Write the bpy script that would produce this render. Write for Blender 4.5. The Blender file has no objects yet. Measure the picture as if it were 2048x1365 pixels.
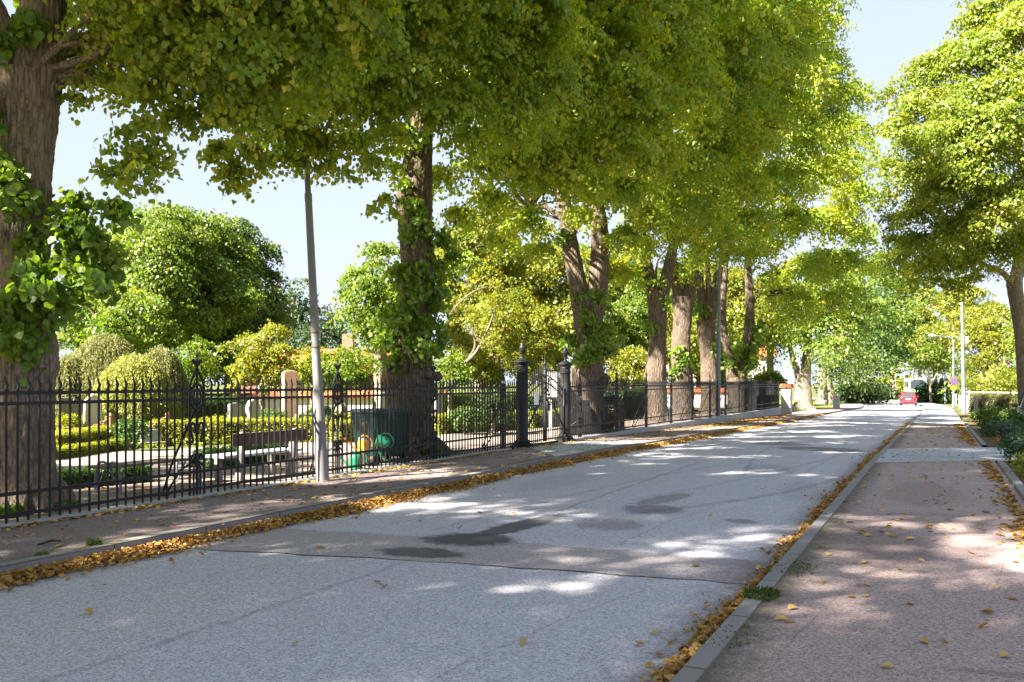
import bpy, bmesh, math, random
import numpy as np
from mathutils import Vector, Matrix
rng = np.random.default_rng(11)
random.seed(11)
PI = math.pi
R = math.radians
scene = bpy.context.scene
COL = scene.collection

# ------------------------------------------------------------------ camera
F, HZ, CH = 1750.0, 766.0, 1.6            # focal length and horizon in photo pixels (2048 x 1365), eye height
TH = math.atan((1880 - 1024) / F)         # the road runs along +Y, the camera looks to the left of it
DIR = np.array([-math.sin(TH), math.cos(TH), 0.0])
RT = np.array([math.cos(TH), math.sin(TH), 0.0])
cam = bpy.data.cameras.new('camera')
cam.sensor_width = 36.0
cam.lens = 36.0 * F / 2048.0
cam.shift_y = (HZ - 682.5) / 2048.0
cam.clip_start = 0.05
cam.clip_end = 3000
camo = bpy.data.objects.new('camera', cam)
camo.location = (0, 0, CH)
camo.rotation_euler = (PI / 2, 0, TH)
COL.objects.link(camo)
scene.camera = camo

# ------------------------------------------------------------------ sky, sun, exposure
SUN_EL = R(40)
SUN_H = np.array([-1.0, -1.7]); SUN_H /= np.linalg.norm(SUN_H)
world = bpy.data.worlds.new('World')
scene.world = world
world.use_nodes = True
wn = world.node_tree.nodes; wl = world.node_tree.links
wn.clear()
sky = wn.new('ShaderNodeTexSky')
sky.sky_type = 'NISHITA'
sky.sun_disc = False
sky.sun_elevation = SUN_EL
sky.sun_rotation = math.atan2(SUN_H[0], SUN_H[1])
sky.altitude = 20
sky.air_density = 1.0
sky.dust_density = 0.3
sky.ozone_density = 1.5
bg = wn.new('ShaderNodeBackground'); bg.inputs['Strength'].default_value = 0.110
wo = wn.new('ShaderNodeOutputWorld')
# soft shoulder on the sky radiance (out = s / (1 + s / c)) and the camera's white balance
def vm(op, a, b):
    n = wn.new('ShaderNodeVectorMath'); n.operation = op
    for i, x in enumerate((a, b)):
        if isinstance(x, tuple): n.inputs[i].default_value = x
        else: wl.new(x, n.inputs[i])
    return n.outputs[0]
den = vm('ADD', vm('DIVIDE', sky.outputs[0], (0.5, 0.7, 1.1)), (1, 1, 1))
wl.new(vm('MULTIPLY', vm('DIVIDE', sky.outputs[0], den), (1.60, 1.29, 1.06)), bg.inputs[0])
wl.new(bg.outputs[0], wo.inputs[0])
sun = bpy.data.lights.new('sun', 'SUN')
sun.energy = 3.0
sun.angle = R(0.9)
sun.color = (1.0, 0.93, 0.80)
suno = bpy.data.objects.new('sun', sun)
tosun = Vector((SUN_H[0] * math.cos(SUN_EL), SUN_H[1] * math.cos(SUN_EL), math.sin(SUN_EL)))
suno.rotation_euler = tosun.to_track_quat('Z', 'Y').to_euler()
suno.location = (-30, -20, 40)
COL.objects.link(suno)
scene.view_settings.view_transform = 'Standard'
scene.view_settings.look = 'None'
scene.view_settings.exposure = 3.55
scene.view_settings.gamma = 1.0
scene.view_settings.use_curve_mapping = False
scene.render.engine = 'CYCLES'
cy = scene.cycles
cy.max_bounces = 10; cy.diffuse_bounces = 8; cy.glossy_bounces = 2; cy.transmission_bounces = 8
cy.transparent_max_bounces = 4; cy.caustics_reflective = False; cy.caustics_refractive = False
cy.sample_clamp_indirect = 6.0
try:
    cy.use_denoising = True
    cy.denoiser = 'OPENIMAGEDENOISE'
except Exception:
    pass

# ------------------------------------------------------------------ positions
def g(y):                                  # the street falls gently away from the camera
    t = np.clip(np.asarray(y, float) - 18.0, 0, 80)
    return -0.0115 * t * np.minimum(1, t / 6 * .5 + .5)
def zc(y):                                 # churchyard ground stays level until its far corner
    y = np.asarray(y, float)
    w = np.clip((y - 60) / 10, 0, 1)
    return g(y) * w
def P(u, v, d):                            # photo pixel + distance -> world point
    q = DIR * d + RT * ((u - 1024) / F * d)
    return np.array([q[0], q[1], CH - (v - HZ) / F * d])
def G(u, v, off=0.0):                      # photo pixel on the street surface -> world point
    d = F * CH / max(v - HZ, 3)
    for _ in range(12):
        q = DIR * d + RT * ((u - 1024) / F * d)
        d = F * (CH - (float(g(q[1])) + off)) / max(v - HZ, 3)
    q = DIR * d + RT * ((u - 1024) / F * d)
    return np.array([q[0], q[1], float(g(q[1])) + off])
def px(w, d):                              # pixels at a distance -> metres
    return w * d / F

# ------------------------------------------------------------------ object helpers
def prop(o, label=None, cat=None, group=None, kind=None):
    if label: o['label'] = label
    if cat: o['category'] = cat
    if group: o['group'] = group
    if kind: o['kind'] = kind
    return o
def thing(name, loc, label, cat, group=None, rz=0.0):
    o = bpy.data.objects.new(name, None)
    o.empty_display_size = 0.2
    o.location = tuple(float(x) for x in loc); o.rotation_euler = (0, 0, rz)
    COL.objects.link(o)
    return prop(o, label, cat, group)
def wmat(o):
    loc = Matrix.Translation(o.location) @ o.rotation_euler.to_matrix().to_4x4()
    return loc if o.parent is None else wmat(o.parent) @ o.matrix_parent_inverse @ loc
def link(name, me, parent=None, world_space=True):
    o = bpy.data.objects.new(name, me)
    COL.objects.link(o)
    if parent is not None:
        o.parent = parent
        if world_space: o.matrix_parent_inverse = wmat(parent).inverted()   # mesh data written in world coordinates
    return o
class MB:
    def __init__(s): s.v = []; s.f = []
    def add(s, verts, faces):
        b = len(s.v)
        s.v.extend([tuple(float(c) for c in p) for p in verts])
        s.f.extend([tuple(i + b for i in fc) for fc in faces])
        return s
    def box(s, c, size, rz=0.0, taper=1.0, rx=0.0):
        hx, hy, hz = size[0] / 2, size[1] / 2, size[2] / 2
        pts = []
        for z, t in ((-hz, 1.0), (hz, taper)):
            for x, y in ((-hx, -hy), (hx, -hy), (hx, hy), (-hx, hy)):
                pts.append(Vector((x * t, y * t, z)))
        M = Matrix.Translation(Vector([float(k) for k in c])) @ Matrix.Rotation(rz, 4, 'Z') @ Matrix.Rotation(rx, 4, 'X')
        return s.add([M @ p for p in pts], [(0, 3, 2, 1), (4, 5, 6, 7), (0, 1, 5, 4), (1, 2, 6, 5), (2, 3, 7, 6), (3, 0, 4, 7)])
    def tube(s, pts, rad, n=8, cap=True):
        V, Fc = tube(pts, rad, n)
        b = len(V) - n
        if cap:
            Fc = list(Fc) + [tuple(range(n))[::-1], tuple(range(b, b + n))]
        return s.add(V, Fc)
    def lathe(s, c, prof, n=20, flute=None, rz=0.0):
        V = []; Fc = []
        for k, (r, z) in enumerate(prof):
            for i in range(n):
                rr = r
                if flute and flute[0] <= k <= flute[1] and i % 2: rr = r * flute[2]
                a = 2 * PI * i / n + rz
                V.append((c[0] + rr * math.cos(a), c[1] + rr * math.sin(a), c[2] + z))
        for k in range(len(prof) - 1):
            for i in range(n):
                j = (i + 1) % n
                Fc.append((k * n + i, k * n + j, (k + 1) * n + j, (k + 1) * n + i))
        Fc.append(tuple(range(n))[::-1]); Fc.append(tuple(range((len(prof) - 1) * n, len(prof) * n)))
        return s.add(V, Fc)
    def ring(s, c, ax1, ax2, r1, r2, t, n=20, m=6):
        c = Vector(c); a1 = Vector(ax1); a2 = Vector(ax2); nn = a1.cross(a2)
        V = []; Fc = []
        for i in range(n):
            a = 2 * PI * i / n
            ctr = c + a1 * (r1 * math.cos(a)) + a2 * (r2 * math.sin(a))
            out = (a1 * math.cos(a) + a2 * math.sin(a)).normalized()
            for k in range(m):
                b = 2 * PI * k / m
                V.append(ctr + out * (t * math.cos(b)) + nn * (t * math.sin(b)))
        for i in range(n):
            for k in range(m):
                i2, k2 = (i + 1) % n, (k + 1) % m
                Fc.append((i * m + k, i2 * m + k, i2 * m + k2, i * m + k2))
        return s.add(V, Fc)
    def prism(s, poly, thick, M):
        n = len(poly)
        V = [M @ Vector((x, -thick / 2, z)) for x, z in poly] + [M @ Vector((x, thick / 2, z)) for x, z in poly]
        Fc = [tuple(range(n)), tuple(range(n, 2 * n))[::-1]]
        for i in range(n):
            j = (i + 1) % n
            Fc.append((i, i + n, j + n, j))
        return s.add(V, Fc)
    def mesh(s, name, mat, smooth=False, bevel=0.0, seg=2):
        me = bpy.data.meshes.new(name)
        me.from_pydata(s.v, [], s.f)
        bm = bmesh.new(); bm.from_mesh(me)
        bmesh.ops.recalc_face_normals(bm, faces=bm.faces)
        if bevel > 0:
            es = [e for e in bm.edges if len(e.link_faces) == 2 and e.calc_face_angle(0) > 0.5]
            bmesh.ops.bevel(bm, geom=es, offset=bevel, segments=seg, affect='EDGES', profile=0.5, clamp_overlap=True)
        bm.to_mesh(me); bm.free()
        me.materials.append(mat)
        if smooth:
            for p in me.polygons: p.use_smooth = True
            try: me.set_sharp_from_angle(angle=R(40))
            except Exception: pass
        return me
    def obj(s, name, mat, parent=None, smooth=False, bevel=0.0, world_space=True):
        return link(name, s.mesh(name, mat, smooth, bevel), parent, world_space)
def catmull(pts, rad, k=6):
    pts = np.asarray(pts, float); rad = np.asarray(rad, float)
    if len(pts) < 3:
        t = np.linspace(0, 1, k + 1)[:, None]
        return pts[0] * (1 - t) + pts[-1] * t, rad[0] * (1 - t[:, 0]) + rad[-1] * t[:, 0]
    Pp = np.vstack([2 * pts[0] - pts[1], pts, 2 * pts[-1] - pts[-2]])
    Rr = np.concatenate([[rad[0]], rad, [rad[-1]]])
    out = []; orr = []
    for i in range(1, len(Pp) - 2):
        for t in np.arange(k) / k:
            def cr(a, b, c, d): return .5 * (2 * b + (c - a) * t + (2 * a - 5 * b + 4 * c - d) * t * t + (3 * b - a - 3 * c + d) * t ** 3)
            out.append(cr(Pp[i - 1], Pp[i], Pp[i + 1], Pp[i + 2])); orr.append(cr(Rr[i - 1], Rr[i], Rr[i + 1], Rr[i + 2]))
    out.append(pts[-1]); orr.append(rad[-1])
    return np.array(out), np.maximum(np.array(orr), .002)
def tube(pts, rad, n=8, bark=0.0, seed=0):
    pts = np.asarray(pts, float); m = len(pts)
    rad = np.full(m, rad) if np.isscalar(rad) else np.asarray(rad, float)
    tan = np.gradient(pts, axis=0); tan /= np.linalg.norm(tan, axis=1)[:, None] + 1e-9
    ref = np.array([0.0, 1.0, 0.0]) if abs(tan[0][1]) < .8 else np.array([1.0, 0, 0])
    V = []
    a = np.arange(n) * 2 * PI / n
    rs = np.random.default_rng(seed)
    ph = rs.uniform(0, 6.28, 6)
    for i in range(m):
        b1 = ref - tan[i] * ref.dot(tan[i]); b1 /= np.linalg.norm(b1) + 1e-9
        b2 = np.cross(tan[i], b1); ref = b1
        r = rad[i]
        if bark:
            s_ = i * .35
            rr = 1 + bark * (0.45 * np.sin(3 * a + ph[0] + s_ * .35) + .35 * np.sin(5 * a + ph[1] - s_ * .4) + .3 * np.sin(8 * a + ph[2] + s_ * .3)
                             + (.30 * np.sin(13 * a + ph[5] + s_ * .9 * np.sin(s_ * .21)) + .24 * np.sin(23 * a + ph[1] * 2 - s_ * .5) if n >= 48 else 0) + .5 * np.sin(2 * a + ph[3] + s_ * .8) * np.sin(s_ * .9 + ph[4])) + bark * .35 * rs.normal(0, 1, n)
            r = r * rr
        else: r = np.full(n, r)
        V.append(pts[i] + np.outer(np.cos(a) * r, b1) + np.outer(np.sin(a) * r, b2))
    V = np.vstack(V)
    Fc = []
    for i in range(m - 1):
        for k in range(n):
            j = (k + 1) % n
            Fc.append((i * n + k, i * n + j, (i + 1) * n + j, (i + 1) * n + k))
    return V, Fc

# ------------------------------------------------------------------ materials
def new_mat(name):
    m = bpy.data.materials.new(name); m.use_nodes = True
    nt = m.node_tree
    for n in list(nt.nodes): nt.nodes.remove(n)
    out = nt.nodes.new('ShaderNodeOutputMaterial')
    return m, nt, out
def nd(nt, typ, **kw):
    n = nt.nodes.new(typ)
    for k, v in kw.items():
        if k.startswith('i_'): n.inputs[k[2:].replace('_', ' ')].default_value = v
        else: setattr(n, k, v)
    return n
def math_(nt, op, a, b=None, c=None, clamp=False):
    n = nt.nodes.new('ShaderNodeMath'); n.operation = op; n.use_clamp = clamp
    for i, x in enumerate((a, b, c)):
        if x is None: continue
        if isinstance(x, (int, float)): n.inputs[i].default_value = x
        else: nt.links.new(x, n.inputs[i])
    return n.outputs[0]
def mixc(nt, fac, a, b):
    n = nt.nodes.new('ShaderNodeMix'); n.data_type = 'RGBA'
    ins = [n.inputs[0], n.inputs[6], n.inputs[7]]
    for s, x in zip(ins, (fac, a, b)):
        if isinstance(x, (int, float)): s.default_value = x
        elif isinstance(x, tuple): s.default_value = (*x, 1) if len(x) == 3 else x
        else: nt.links.new(x, s)
    return n.outputs[2]
def ramp(nt, fac, stops):
    n = nt.nodes.new('ShaderNodeValToRGB')
    while len(n.color_ramp.elements) < len(stops): n.color_ramp.elements.new(.5)
    for e, (p, c) in zip(n.color_ramp.elements, stops):
        e.position = p; e.color = (*c, 1) if len(c) == 3 else c
    if fac is not None: nt.links.new(fac, n.inputs[0])
    return n.outputs[0]
def noise(nt, vec, scale, detail=4, rough=.55, dist=0.0):
    n = nt.nodes.new('ShaderNodeTexNoise')
    n.inputs['Scale'].default_value = scale; n.inputs['Detail'].default_value = detail
    n.inputs['Roughness'].default_value = rough; n.inputs['Distortion'].default_value = dist
    if vec is not None: nt.links.new(vec, n.inputs['Vector'])
    return n.outputs['Fac']
def voro(nt, vec, scale, feature='F1', out='Distance'):
    n = nt.nodes.new('ShaderNodeTexVoronoi'); n.feature = feature
    n.inputs['Scale'].default_value = scale
    if vec is not None: nt.links.new(vec, n.inputs['Vector'])
    return n.outputs[out]
def pos(nt):
    return nt.nodes.new('ShaderNodeNewGeometry').outputs['Position']
def objc(nt):
    return nt.nodes.new('ShaderNodeTexCoord').outputs['Object']
def scaled(nt, vec, s):
    n = nt.nodes.new('ShaderNodeMapping'); n.inputs['Scale'].default_value = s
    nt.links.new(vec, n.inputs['Vector']); return n.outputs[0]
def bump(nt, h, strength=.4, dist=.01):
    n = nt.nodes.new('ShaderNodeBump'); n.inputs['Strength'].default_value = strength; n.inputs['Distance'].default_value = dist
    nt.links.new(h, n.inputs['Height']); return n.outputs[0]
def pbsdf(nt, out, col, rough=.7, spec=.3, metal=0.0, nrm=None):
    b = nt.nodes.new('ShaderNodeBsdfPrincipled')
    for k, x in (('Base Color', col), ('Roughness', rough), ('Metallic', metal), ('Specular IOR Level', spec)):
        if isinstance(x, tuple): b.inputs[k].default_value = (*x, 1) if len(x) == 3 else x
        elif isinstance(x, (int, float)): b.inputs[k].default_value = x
        else: nt.links.new(x, b.inputs[k])
    if nrm is not None: nt.links.new(nrm, b.inputs['Normal'])
    nt.links.new(b.outputs[0], out.inputs[0])
    return b
def simple(name, col, rough=.6, spec=.3, metal=0.0, var=.25, scale=6.0, bs=.15, bscale=40.0, bd=.004):
    m, nt, out = new_mat(name)
    p = objc(nt)
    n = noise(nt, p, scale, 5)
    c = mixc(nt, n, tuple(max(0, x * (1 - var)) for x in col), tuple(min(1, x * (1 + var)) for x in col))
    r = math_(nt, 'MULTIPLY_ADD', n, .25, rough - .12, clamp=True)
    pbsdf(nt, out, c, r, spec, metal, bump(nt, noise(nt, p, bscale, 3), bs, bd) if bs else None)
    return m

def leaf_mat(name, stops, trans, tmix=.42, gloss=.06, rough=.45, noise_amp=.25):
    m, nt, out = new_mat(name)
    a = nd(nt, 'ShaderNodeAttribute', attribute_name='rnd').outputs['Fac']
    b = nd(nt, 'ShaderNodeAttribute', attribute_name='clu').outputs['Fac']
    big = noise(nt, pos(nt), .35, 2)
    f = math_(nt, 'ADD', math_(nt, 'MULTIPLY', a, .36), math_(nt, 'MULTIPLY', b, .50))
    f = math_(nt, 'ADD', f, math_(nt, 'MULTIPLY_ADD', big, noise_amp, -noise_amp / 2 + .07), clamp=True)
    col = ramp(nt, f, stops)
    d = nt.nodes.new('ShaderNodeBsdfDiffuse'); nt.links.new(col, d.inputs[0])
    t = nt.nodes.new('ShaderNodeBsdfTranslucent')
    tc = nt.nodes.new('ShaderNodeMix'); tc.data_type = 'RGBA'; tc.blend_type = 'MULTIPLY'; tc.inputs[0].default_value = 1
    nt.links.new(col, tc.inputs[6]); tc.inputs[7].default_value = (*trans, 1)
    nt.links.new(tc.outputs[2], t.inputs[0])
    mx = nt.nodes.new('ShaderNodeMixShader'); mx.inputs[0].default_value = tmix
    nt.links.new(d.outputs[0], mx.inputs[1]); nt.links.new(t.outputs[0], mx.inputs[2])
    gl = nt.nodes.new('ShaderNodeBsdfGlossy'); gl.inputs['Roughness'].default_value = rough
    gl.inputs[0].default_value = (1, 1, 1, 1)
    m2 = nt.nodes.new('ShaderNodeMixShader'); m2.inputs[0].default_value = gloss
    nt.links.new(mx.outputs[0], m2.inputs[1]); nt.links.new(gl.outputs[0], m2.inputs[2])
    nt.links.new(m2.outputs[0], out.inputs[0])
    return m
TR = (2.1, 1.9, .6)
M = {}
M['lime'] = leaf_mat('lime_leaf', [(0, (.092, .165, .018)), (.35, (.170, .257, .027)), (.62, (.250, .312, .034)), (.86, (.37, .345, .034)), (1, (.46, .28, .026))], TR, .50, .025)
M['lime_sun'] = leaf_mat('lime_leaf_light', [(0, (.080, .140, .016)), (.4, (.150, .210, .022)), (.75, (.24, .265, .028)), (1, (.36, .25, .03))], TR, .44, .025)
M['shoot'] = leaf_mat('shoot_leaf', [(0, (.066, .145, .018)), (.5, (.130, .225, .026)), (1, (.22, .28, .032))], TR, .42, .03)
M['wood_a'] = leaf_mat('broad_leaf_green', [(0, (.055, .115, .020)), (.45, (.110, .180, .027)), (.8, (.185, .230, .034)), (1, (.26, .21, .03))], TR, .42, .02)
M['wood_b'] = leaf_mat('broad_leaf_dark', [(0, (.034, .075, .023)), (.5, (.066, .118, .030)), (.9, (.13, .165, .034)), (1, (.22, .16, .03))], TR, .36, .02)
M['wood_y'] = leaf_mat('broad_leaf_yellow', [(0, (.085, .130, .018)), (.45, (.16, .195, .026)), (.8, (.26, .245, .034)), (1, (.40, .26, .05))], TR, .44, .02)
M['conifer'] = leaf_mat('conifer_needle', [(0, (.030, .055, .036)), (.6, (.06, .098, .052)), (1, (.10, .13, .055))], TR, .2, .02)
M['willow'] = leaf_mat('weeping_leaf', [(0, (.125, .145, .055)), (.5, (.21, .22, .085)), (1, (.31, .29, .13))], (1.4, 1.35, .8), .3, .02)
M['willow_y'] = leaf_mat('weeping_leaf_pale', [(0, (.19, .23, .05)), (.5, (.30, .32, .075)), (1, (.40, .37, .12))], (1.4, 1.35, .8), .3, .02)
M['box'] = leaf_mat('box_leaf', [(0, (.115, .155, .014)), (.5, (.235, .262, .021)), (.85, (.34, .31, .024)), (1, (.38, .26, .03))], (1.5, 1.45, .6), .35, .02)
M['box_dark'] = leaf_mat('box_leaf_dark', [(0, (.024, .062, .014)), (.6, (.050, .110, .020)), (1, (.10, .16, .03))], TR, .3, .02)
M['yew'] = leaf_mat('yew_leaf', [(0, (.016, .040, .016)), (.7, (.042, .075, .022)), (1, (.08, .10, .025))], TR, .25, .02)
M['shrub'] = leaf_mat('shrub_leaf', [(0, (.040, .085, .020)), (.5, (.075, .140, .030)), (1, (.14, .19, .045))], TR, .38, .02)
M['shrub_blue'] = leaf_mat('shrub_leaf_blue', [(0, (.034, .074, .044)), (.6, (.065, .120, .066)), (1, (.11, .17, .08))], TR, .3, .03)
M['hedge_brown'] = leaf_mat('hornbeam_leaf', [(0, (.035, .050, .014)), (.5, (.07, .092, .022)), (.8, (.13, .12, .03)), (1, (.21, .12, .03))], TR, .3, .02)
M['litter'] = leaf_mat('fallen_leaf', [(0, (.11, .050, .014)), (.3, (.27, .130, .030)), (.6, (.43, .245, .062)), (.85, (.54, .35, .11)), (1, (.60, .43, .12))], (1.2, 1.0, .6), .15, .03, noise_amp=.1)
M['leaf_y'] = leaf_mat('yellow_leaf', [(0, (.36, .18, .045)), (.5, (.52, .33, .10)), (1, (.62, .46, .18))], (1.2, 1.0, .6), .15, .03, noise_amp=.1)
M['grass'] = leaf_mat('grass_blade', [(0, (.035, .065, .012)), (.6, (.075, .115, .02)), (1, (.16, .17, .04))], TR, .35, .02)

def bark_mat(name, c0, c1, c2, zs=.16, sc=14.0, strength=.9, d=.03):
    m, nt, out = new_mat(name)
    p = pos(nt)
    q = scaled(nt, p, (1, 1, zs))
    n1 = noise(nt, q, sc, 7, .68, 1.4)
    n2 = noise(nt, p, 2.2, 4, .6)
    v = voro(nt, q, sc * .9, 'DISTANCE_TO_EDGE')
    vv = math_(nt, 'MULTIPLY', v, 2.2, clamp=True)
    h = math_(nt, 'ADD', math_(nt, 'MULTIPLY', n1, .8), math_(nt, 'MULTIPLY', vv, .45))
    col = ramp(nt, h, [(.25, c0), (.55, c1), (.95, c2)])
    moss = ramp(nt, n2, [(.55, (0, 0, 0)), (.72, (1, 1, 1))])
    mf = math_(nt, 'MULTIPLY', moss, .35)
    col = mixc(nt, mf, col, (.075, .080, .035))
    pbsdf(nt, out, col, .9, .15, 0, bump(nt, h, strength, d))
    return m
M['bark'] = bark_mat('lime_bark', (.095, .070, .053), (.32, .245, .19), (.46, .365, .29), .17, 19, 1.0, .085)
M['bark_dark'] = bark_mat('lime_bark_dark', (.038, .029, .022), (.140, .104, .078), (.23, .175, .135), .20, 15, 1.0, .06)
M['bark_pale'] = bark_mat('pale_bark', (.10, .085, .066), (.21, .175, .135), (.33, .28, .22), .3, 9)
M['bark_smooth'] = bark_mat('smooth_bark', (.10, .08, .062), (.17, .135, .105), (.24, .19, .15), .5, 8, .4, .012)
M['twig'] = simple('twig_bark', (.045, .035, .026), .85, .15)

# --- road
def ell(nt, xyz, cx, cy_, rx, ry, ang=0.0, warp=None, soft=.35):
    x, y = xyz
    dx = math_(nt, 'SUBTRACT', x, cx); dy = math_(nt, 'SUBTRACT', y, cy_)
    c, s = math.cos(ang), math.sin(ang)
    ex = math_(nt, 'ADD', math_(nt, 'MULTIPLY', dx, c / rx), math_(nt, 'MULTIPLY', dy, s / rx))
    ey = math_(nt, 'ADD', math_(nt, 'MULTIPLY', dx, -s / ry), math_(nt, 'MULTIPLY', dy, c / ry))
    r = math_(nt, 'SQRT', math_(nt, 'ADD', math_(nt, 'MULTIPLY', ex, ex), math_(nt, 'MULTIPLY', ey, ey)))
    if warp is not None: r = math_(nt, 'ADD', r, warp)
    mr = nt.nodes.new('ShaderNodeMapRange'); mr.interpolation_type = 'SMOOTHSTEP'
    nt.links.new(r, mr.inputs[0])
    mr.inputs[1].default_value = 1 - soft; mr.inputs[2].default_value = 1 + soft
    mr.inputs[3].default_value = 1; mr.inputs[4].default_value = 0
    return mr.outputs[0]
def line(nt, xyz, x0, y0, x1, y1, w, warp, bend=0.0):
    x, y = xyz                              # a thin wandering seam from (x0,y0) to (x1,y1)
    L = math.hypot(x1 - x0, y1 - y0); tx, ty = (x1 - x0) / L, (y1 - y0) / L
    dx = math_(nt, 'SUBTRACT', x, x0); dy = math_(nt, 'SUBTRACT', y, y0)
    al = math_(nt, 'ADD', math_(nt, 'MULTIPLY', dx, tx), math_(nt, 'MULTIPLY', dy, ty))
    ac = math_(nt, 'ADD', math_(nt, 'MULTIPLY', dx, -ty), math_(nt, 'MULTIPLY', dy, tx))
    if bend:
        t = math_(nt, 'MULTIPLY', al, 1 / L)
        ac = math_(nt, 'SUBTRACT', ac, math_(nt, 'MULTIPLY', math_(nt, 'MULTIPLY', t, math_(nt, 'SUBTRACT', 1.0, t)), bend * 4))
    ac = math_(nt, 'ABSOLUTE', math_(nt, 'ADD', ac, warp))
    mr = nt.nodes.new('ShaderNodeMapRange'); mr.interpolation_type = 'SMOOTHSTEP'
    nt.links.new(ac, mr.inputs[0]); mr.inputs[1].default_value = w * .3; mr.inputs[2].default_value = w
    mr.inputs[3].default_value = 1; mr.inputs[4].default_value = 0
    ok = math_(nt, 'MULTIPLY', math_(nt, 'GREATER_THAN', al, 0.0), math_(nt, 'LESS_THAN', al, L))
    return math_(nt, 'MULTIPLY', mr.outputs[0], ok)
def asphalt(name, cols, chip=95.0, cchip=.35, stains=(), lines=(), brown=None, rough=.85, moss=None):
    m, nt, out = new_mat(name)
    p = pos(nt)
    sp = nt.nodes.new('ShaderNodeSeparateXYZ'); nt.links.new(p, sp.inputs[0])
    xyz = (sp.outputs[0], sp.outputs[1])
    nlow = math_(nt, 'MULTIPLY_ADD', noise(nt, scaled(nt, p, (1, .07, 1)), 1.5, 5, .6), .55, math_(nt, 'MULTIPLY', noise(nt, p, .45, 5, .6), .45))
    nmid = noise(nt, p, 5.0, 5, .65)
    base = mixc(nt, nlow, cols[0], cols[1])
    base = mixc(nt, math_(nt, 'MULTIPLY', nmid, .6), base, cols[2])
    v = nt.nodes.new('ShaderNodeTexVoronoi'); v.inputs['Scale'].default_value = chip
    nt.links.new(p, v.inputs['Vector'])
    sc = nt.nodes.new('ShaderNodeSeparateColor'); nt.links.new(v.outputs['Color'], sc.inputs[0])
    chipv = sc.outputs[0]
    n2 = noise(nt, p, chip * 1.1, 3, .7)
    cf = math_(nt, 'ADD', math_(nt, 'MULTIPLY', chipv, .6), math_(nt, 'MULTIPLY', n2, .6))
    val = nt.nodes.new('ShaderNodeHueSaturation')
    nt.links.new(base, val.inputs['Color'])
    nt.links.new(math_(nt, 'MULTIPLY_ADD', cf, 2 * cchip, 1 - 1.2 * cchip), val.inputs['Value'])
    col = val.outputs[0]
    w1 = math_(nt, 'MULTIPLY_ADD', noise(nt, p, 7.0, 6, .7), 1.1, -.55)
    w2 = math_(nt, 'MULTIPLY_ADD', noise(nt, p, 1.6, 5, .6), .16, -.08)
    for (cx, cyy, rx, ry, an, dark, cc) in stains:
        k = ell(nt, xyz, cx, cyy, rx, ry, an, w1, .22)
        col = mixc(nt, math_(nt, 'MULTIPLY', k, dark), col, cc)
    brk = math_(nt, 'MULTIPLY_ADD', noise(nt, p, 16.0, 5, .8), 3.6, -1.35, clamp=True)
    for (x0, y0, x1, y1, w, dark, bend) in lines:
        k = line(nt, xyz, x0, y0, x1, y1, w, w2, bend)
        col = mixc(nt, math_(nt, 'MULTIPLY', math_(nt, 'MULTIPLY', k, brk), dark), col, (.035, .033, .032))
    if brown:                               # dirt along an edge: (x edge, width, colour)
        for xe, ww, cc in brown:
            dd = math_(nt, 'ABSOLUTE', math_(nt, 'SUBTRACT', math_(nt, 'ADD', xyz[0], math_(nt, 'MULTIPLY', w1, .55)), xe))
            mr = nt.nodes.new('ShaderNodeMapRange'); nt.links.new(dd, mr.inputs[0])
            mr.inputs[1].default_value = 0; mr.inputs[2].default_value = ww; mr.inputs[3].default_value = .85; mr.inputs[4].default_value = 0
            col = mixc(nt, mr.outputs[0], col, cc)
    pbsdf(nt, out, col, rough, .25, 0, bump(nt, math_(nt, 'ADD', math_(nt, 'MULTIPLY', v.outputs['Distance'], -1.0), n2), .55, .006))
    return m
ST = [(-4.55, 8.25, .50, .40, .2, .92, (.060, .065, .070)), (-4.45, 9.3, .22, 1.0, -.1, .88, (.062, .066, .072)), (-4.6, 7.38, .46, .24, .1, .82, (.055, .057, .060)),
      (-3.55, 9.9, .42, .45, .4, .40, (.07, .065, .068)), (-3.45, 11.3, .40, .42, .2, .55, (.055, .052, .055)), (-3.6, 12.4, .22, .8, -.2, .45, (.06, .058, .06)),
      (-2.9, 24.6, 1.1, .9, 0, .65, (.05, .05, .055)), (-4.2, 26.5, .8, 1.0, 0, .5, (.06, .06, .065)), (-2.2, 10.9, .22, .16, 0, .5, (.06, .055, .055)),
      (-5.9, 14, .5, 1.6, 0, .15, (.08, .08, .085)), (-3.0, 17.5, .5, 1.2, .2, .22, (.07, .07, .075)), (-2.0, 14.5, .3, 1.4, .1, .18, (.07, .07, .07))]
LN = [(-4.55, 1.5, -4.5, 7.4, .055, .42, 0), (-4.5, 9.8, -4.6, 70, .045, .6, .15), (-5.2, 8.6, -2.9, 22, .07, .35, .5), (-4.0, 12, -2.0, 26, .08, .35, -.45),
      (-3.6, 10.8, -1.6, 17, .12, .5, -.35), (-3.2, 16, -4.4, 34, .06, .5, .4), (-6.0, 8.9, -4.4, 11.2, .03, .6, .1), (-2.6, 3.0, -2.2, 6.9, .018, .5, .15), (-6.3, 3.5, -5.6, 6.6, .02, .4, -.1), (-3.0, 8.7, -2.4, 13.5, .02, .55, .2), (-6.8, 9.5, -6.2, 19, .025, .5, .25), (-2.3, 17, -2.7, 30, .025, .5, -.2), (-5.0, 18, -3.4, 45, .05, .4, .3)]
M['road'] = asphalt('road_asphalt', ((.440, .422, .462), (.490, .472, .515), (.400, .382, .418)), 85, .62, ST, LN, [(-7.3, .55, (.085, .055, .036)), (-1.3, .50, (.080, .052, .036))])
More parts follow.
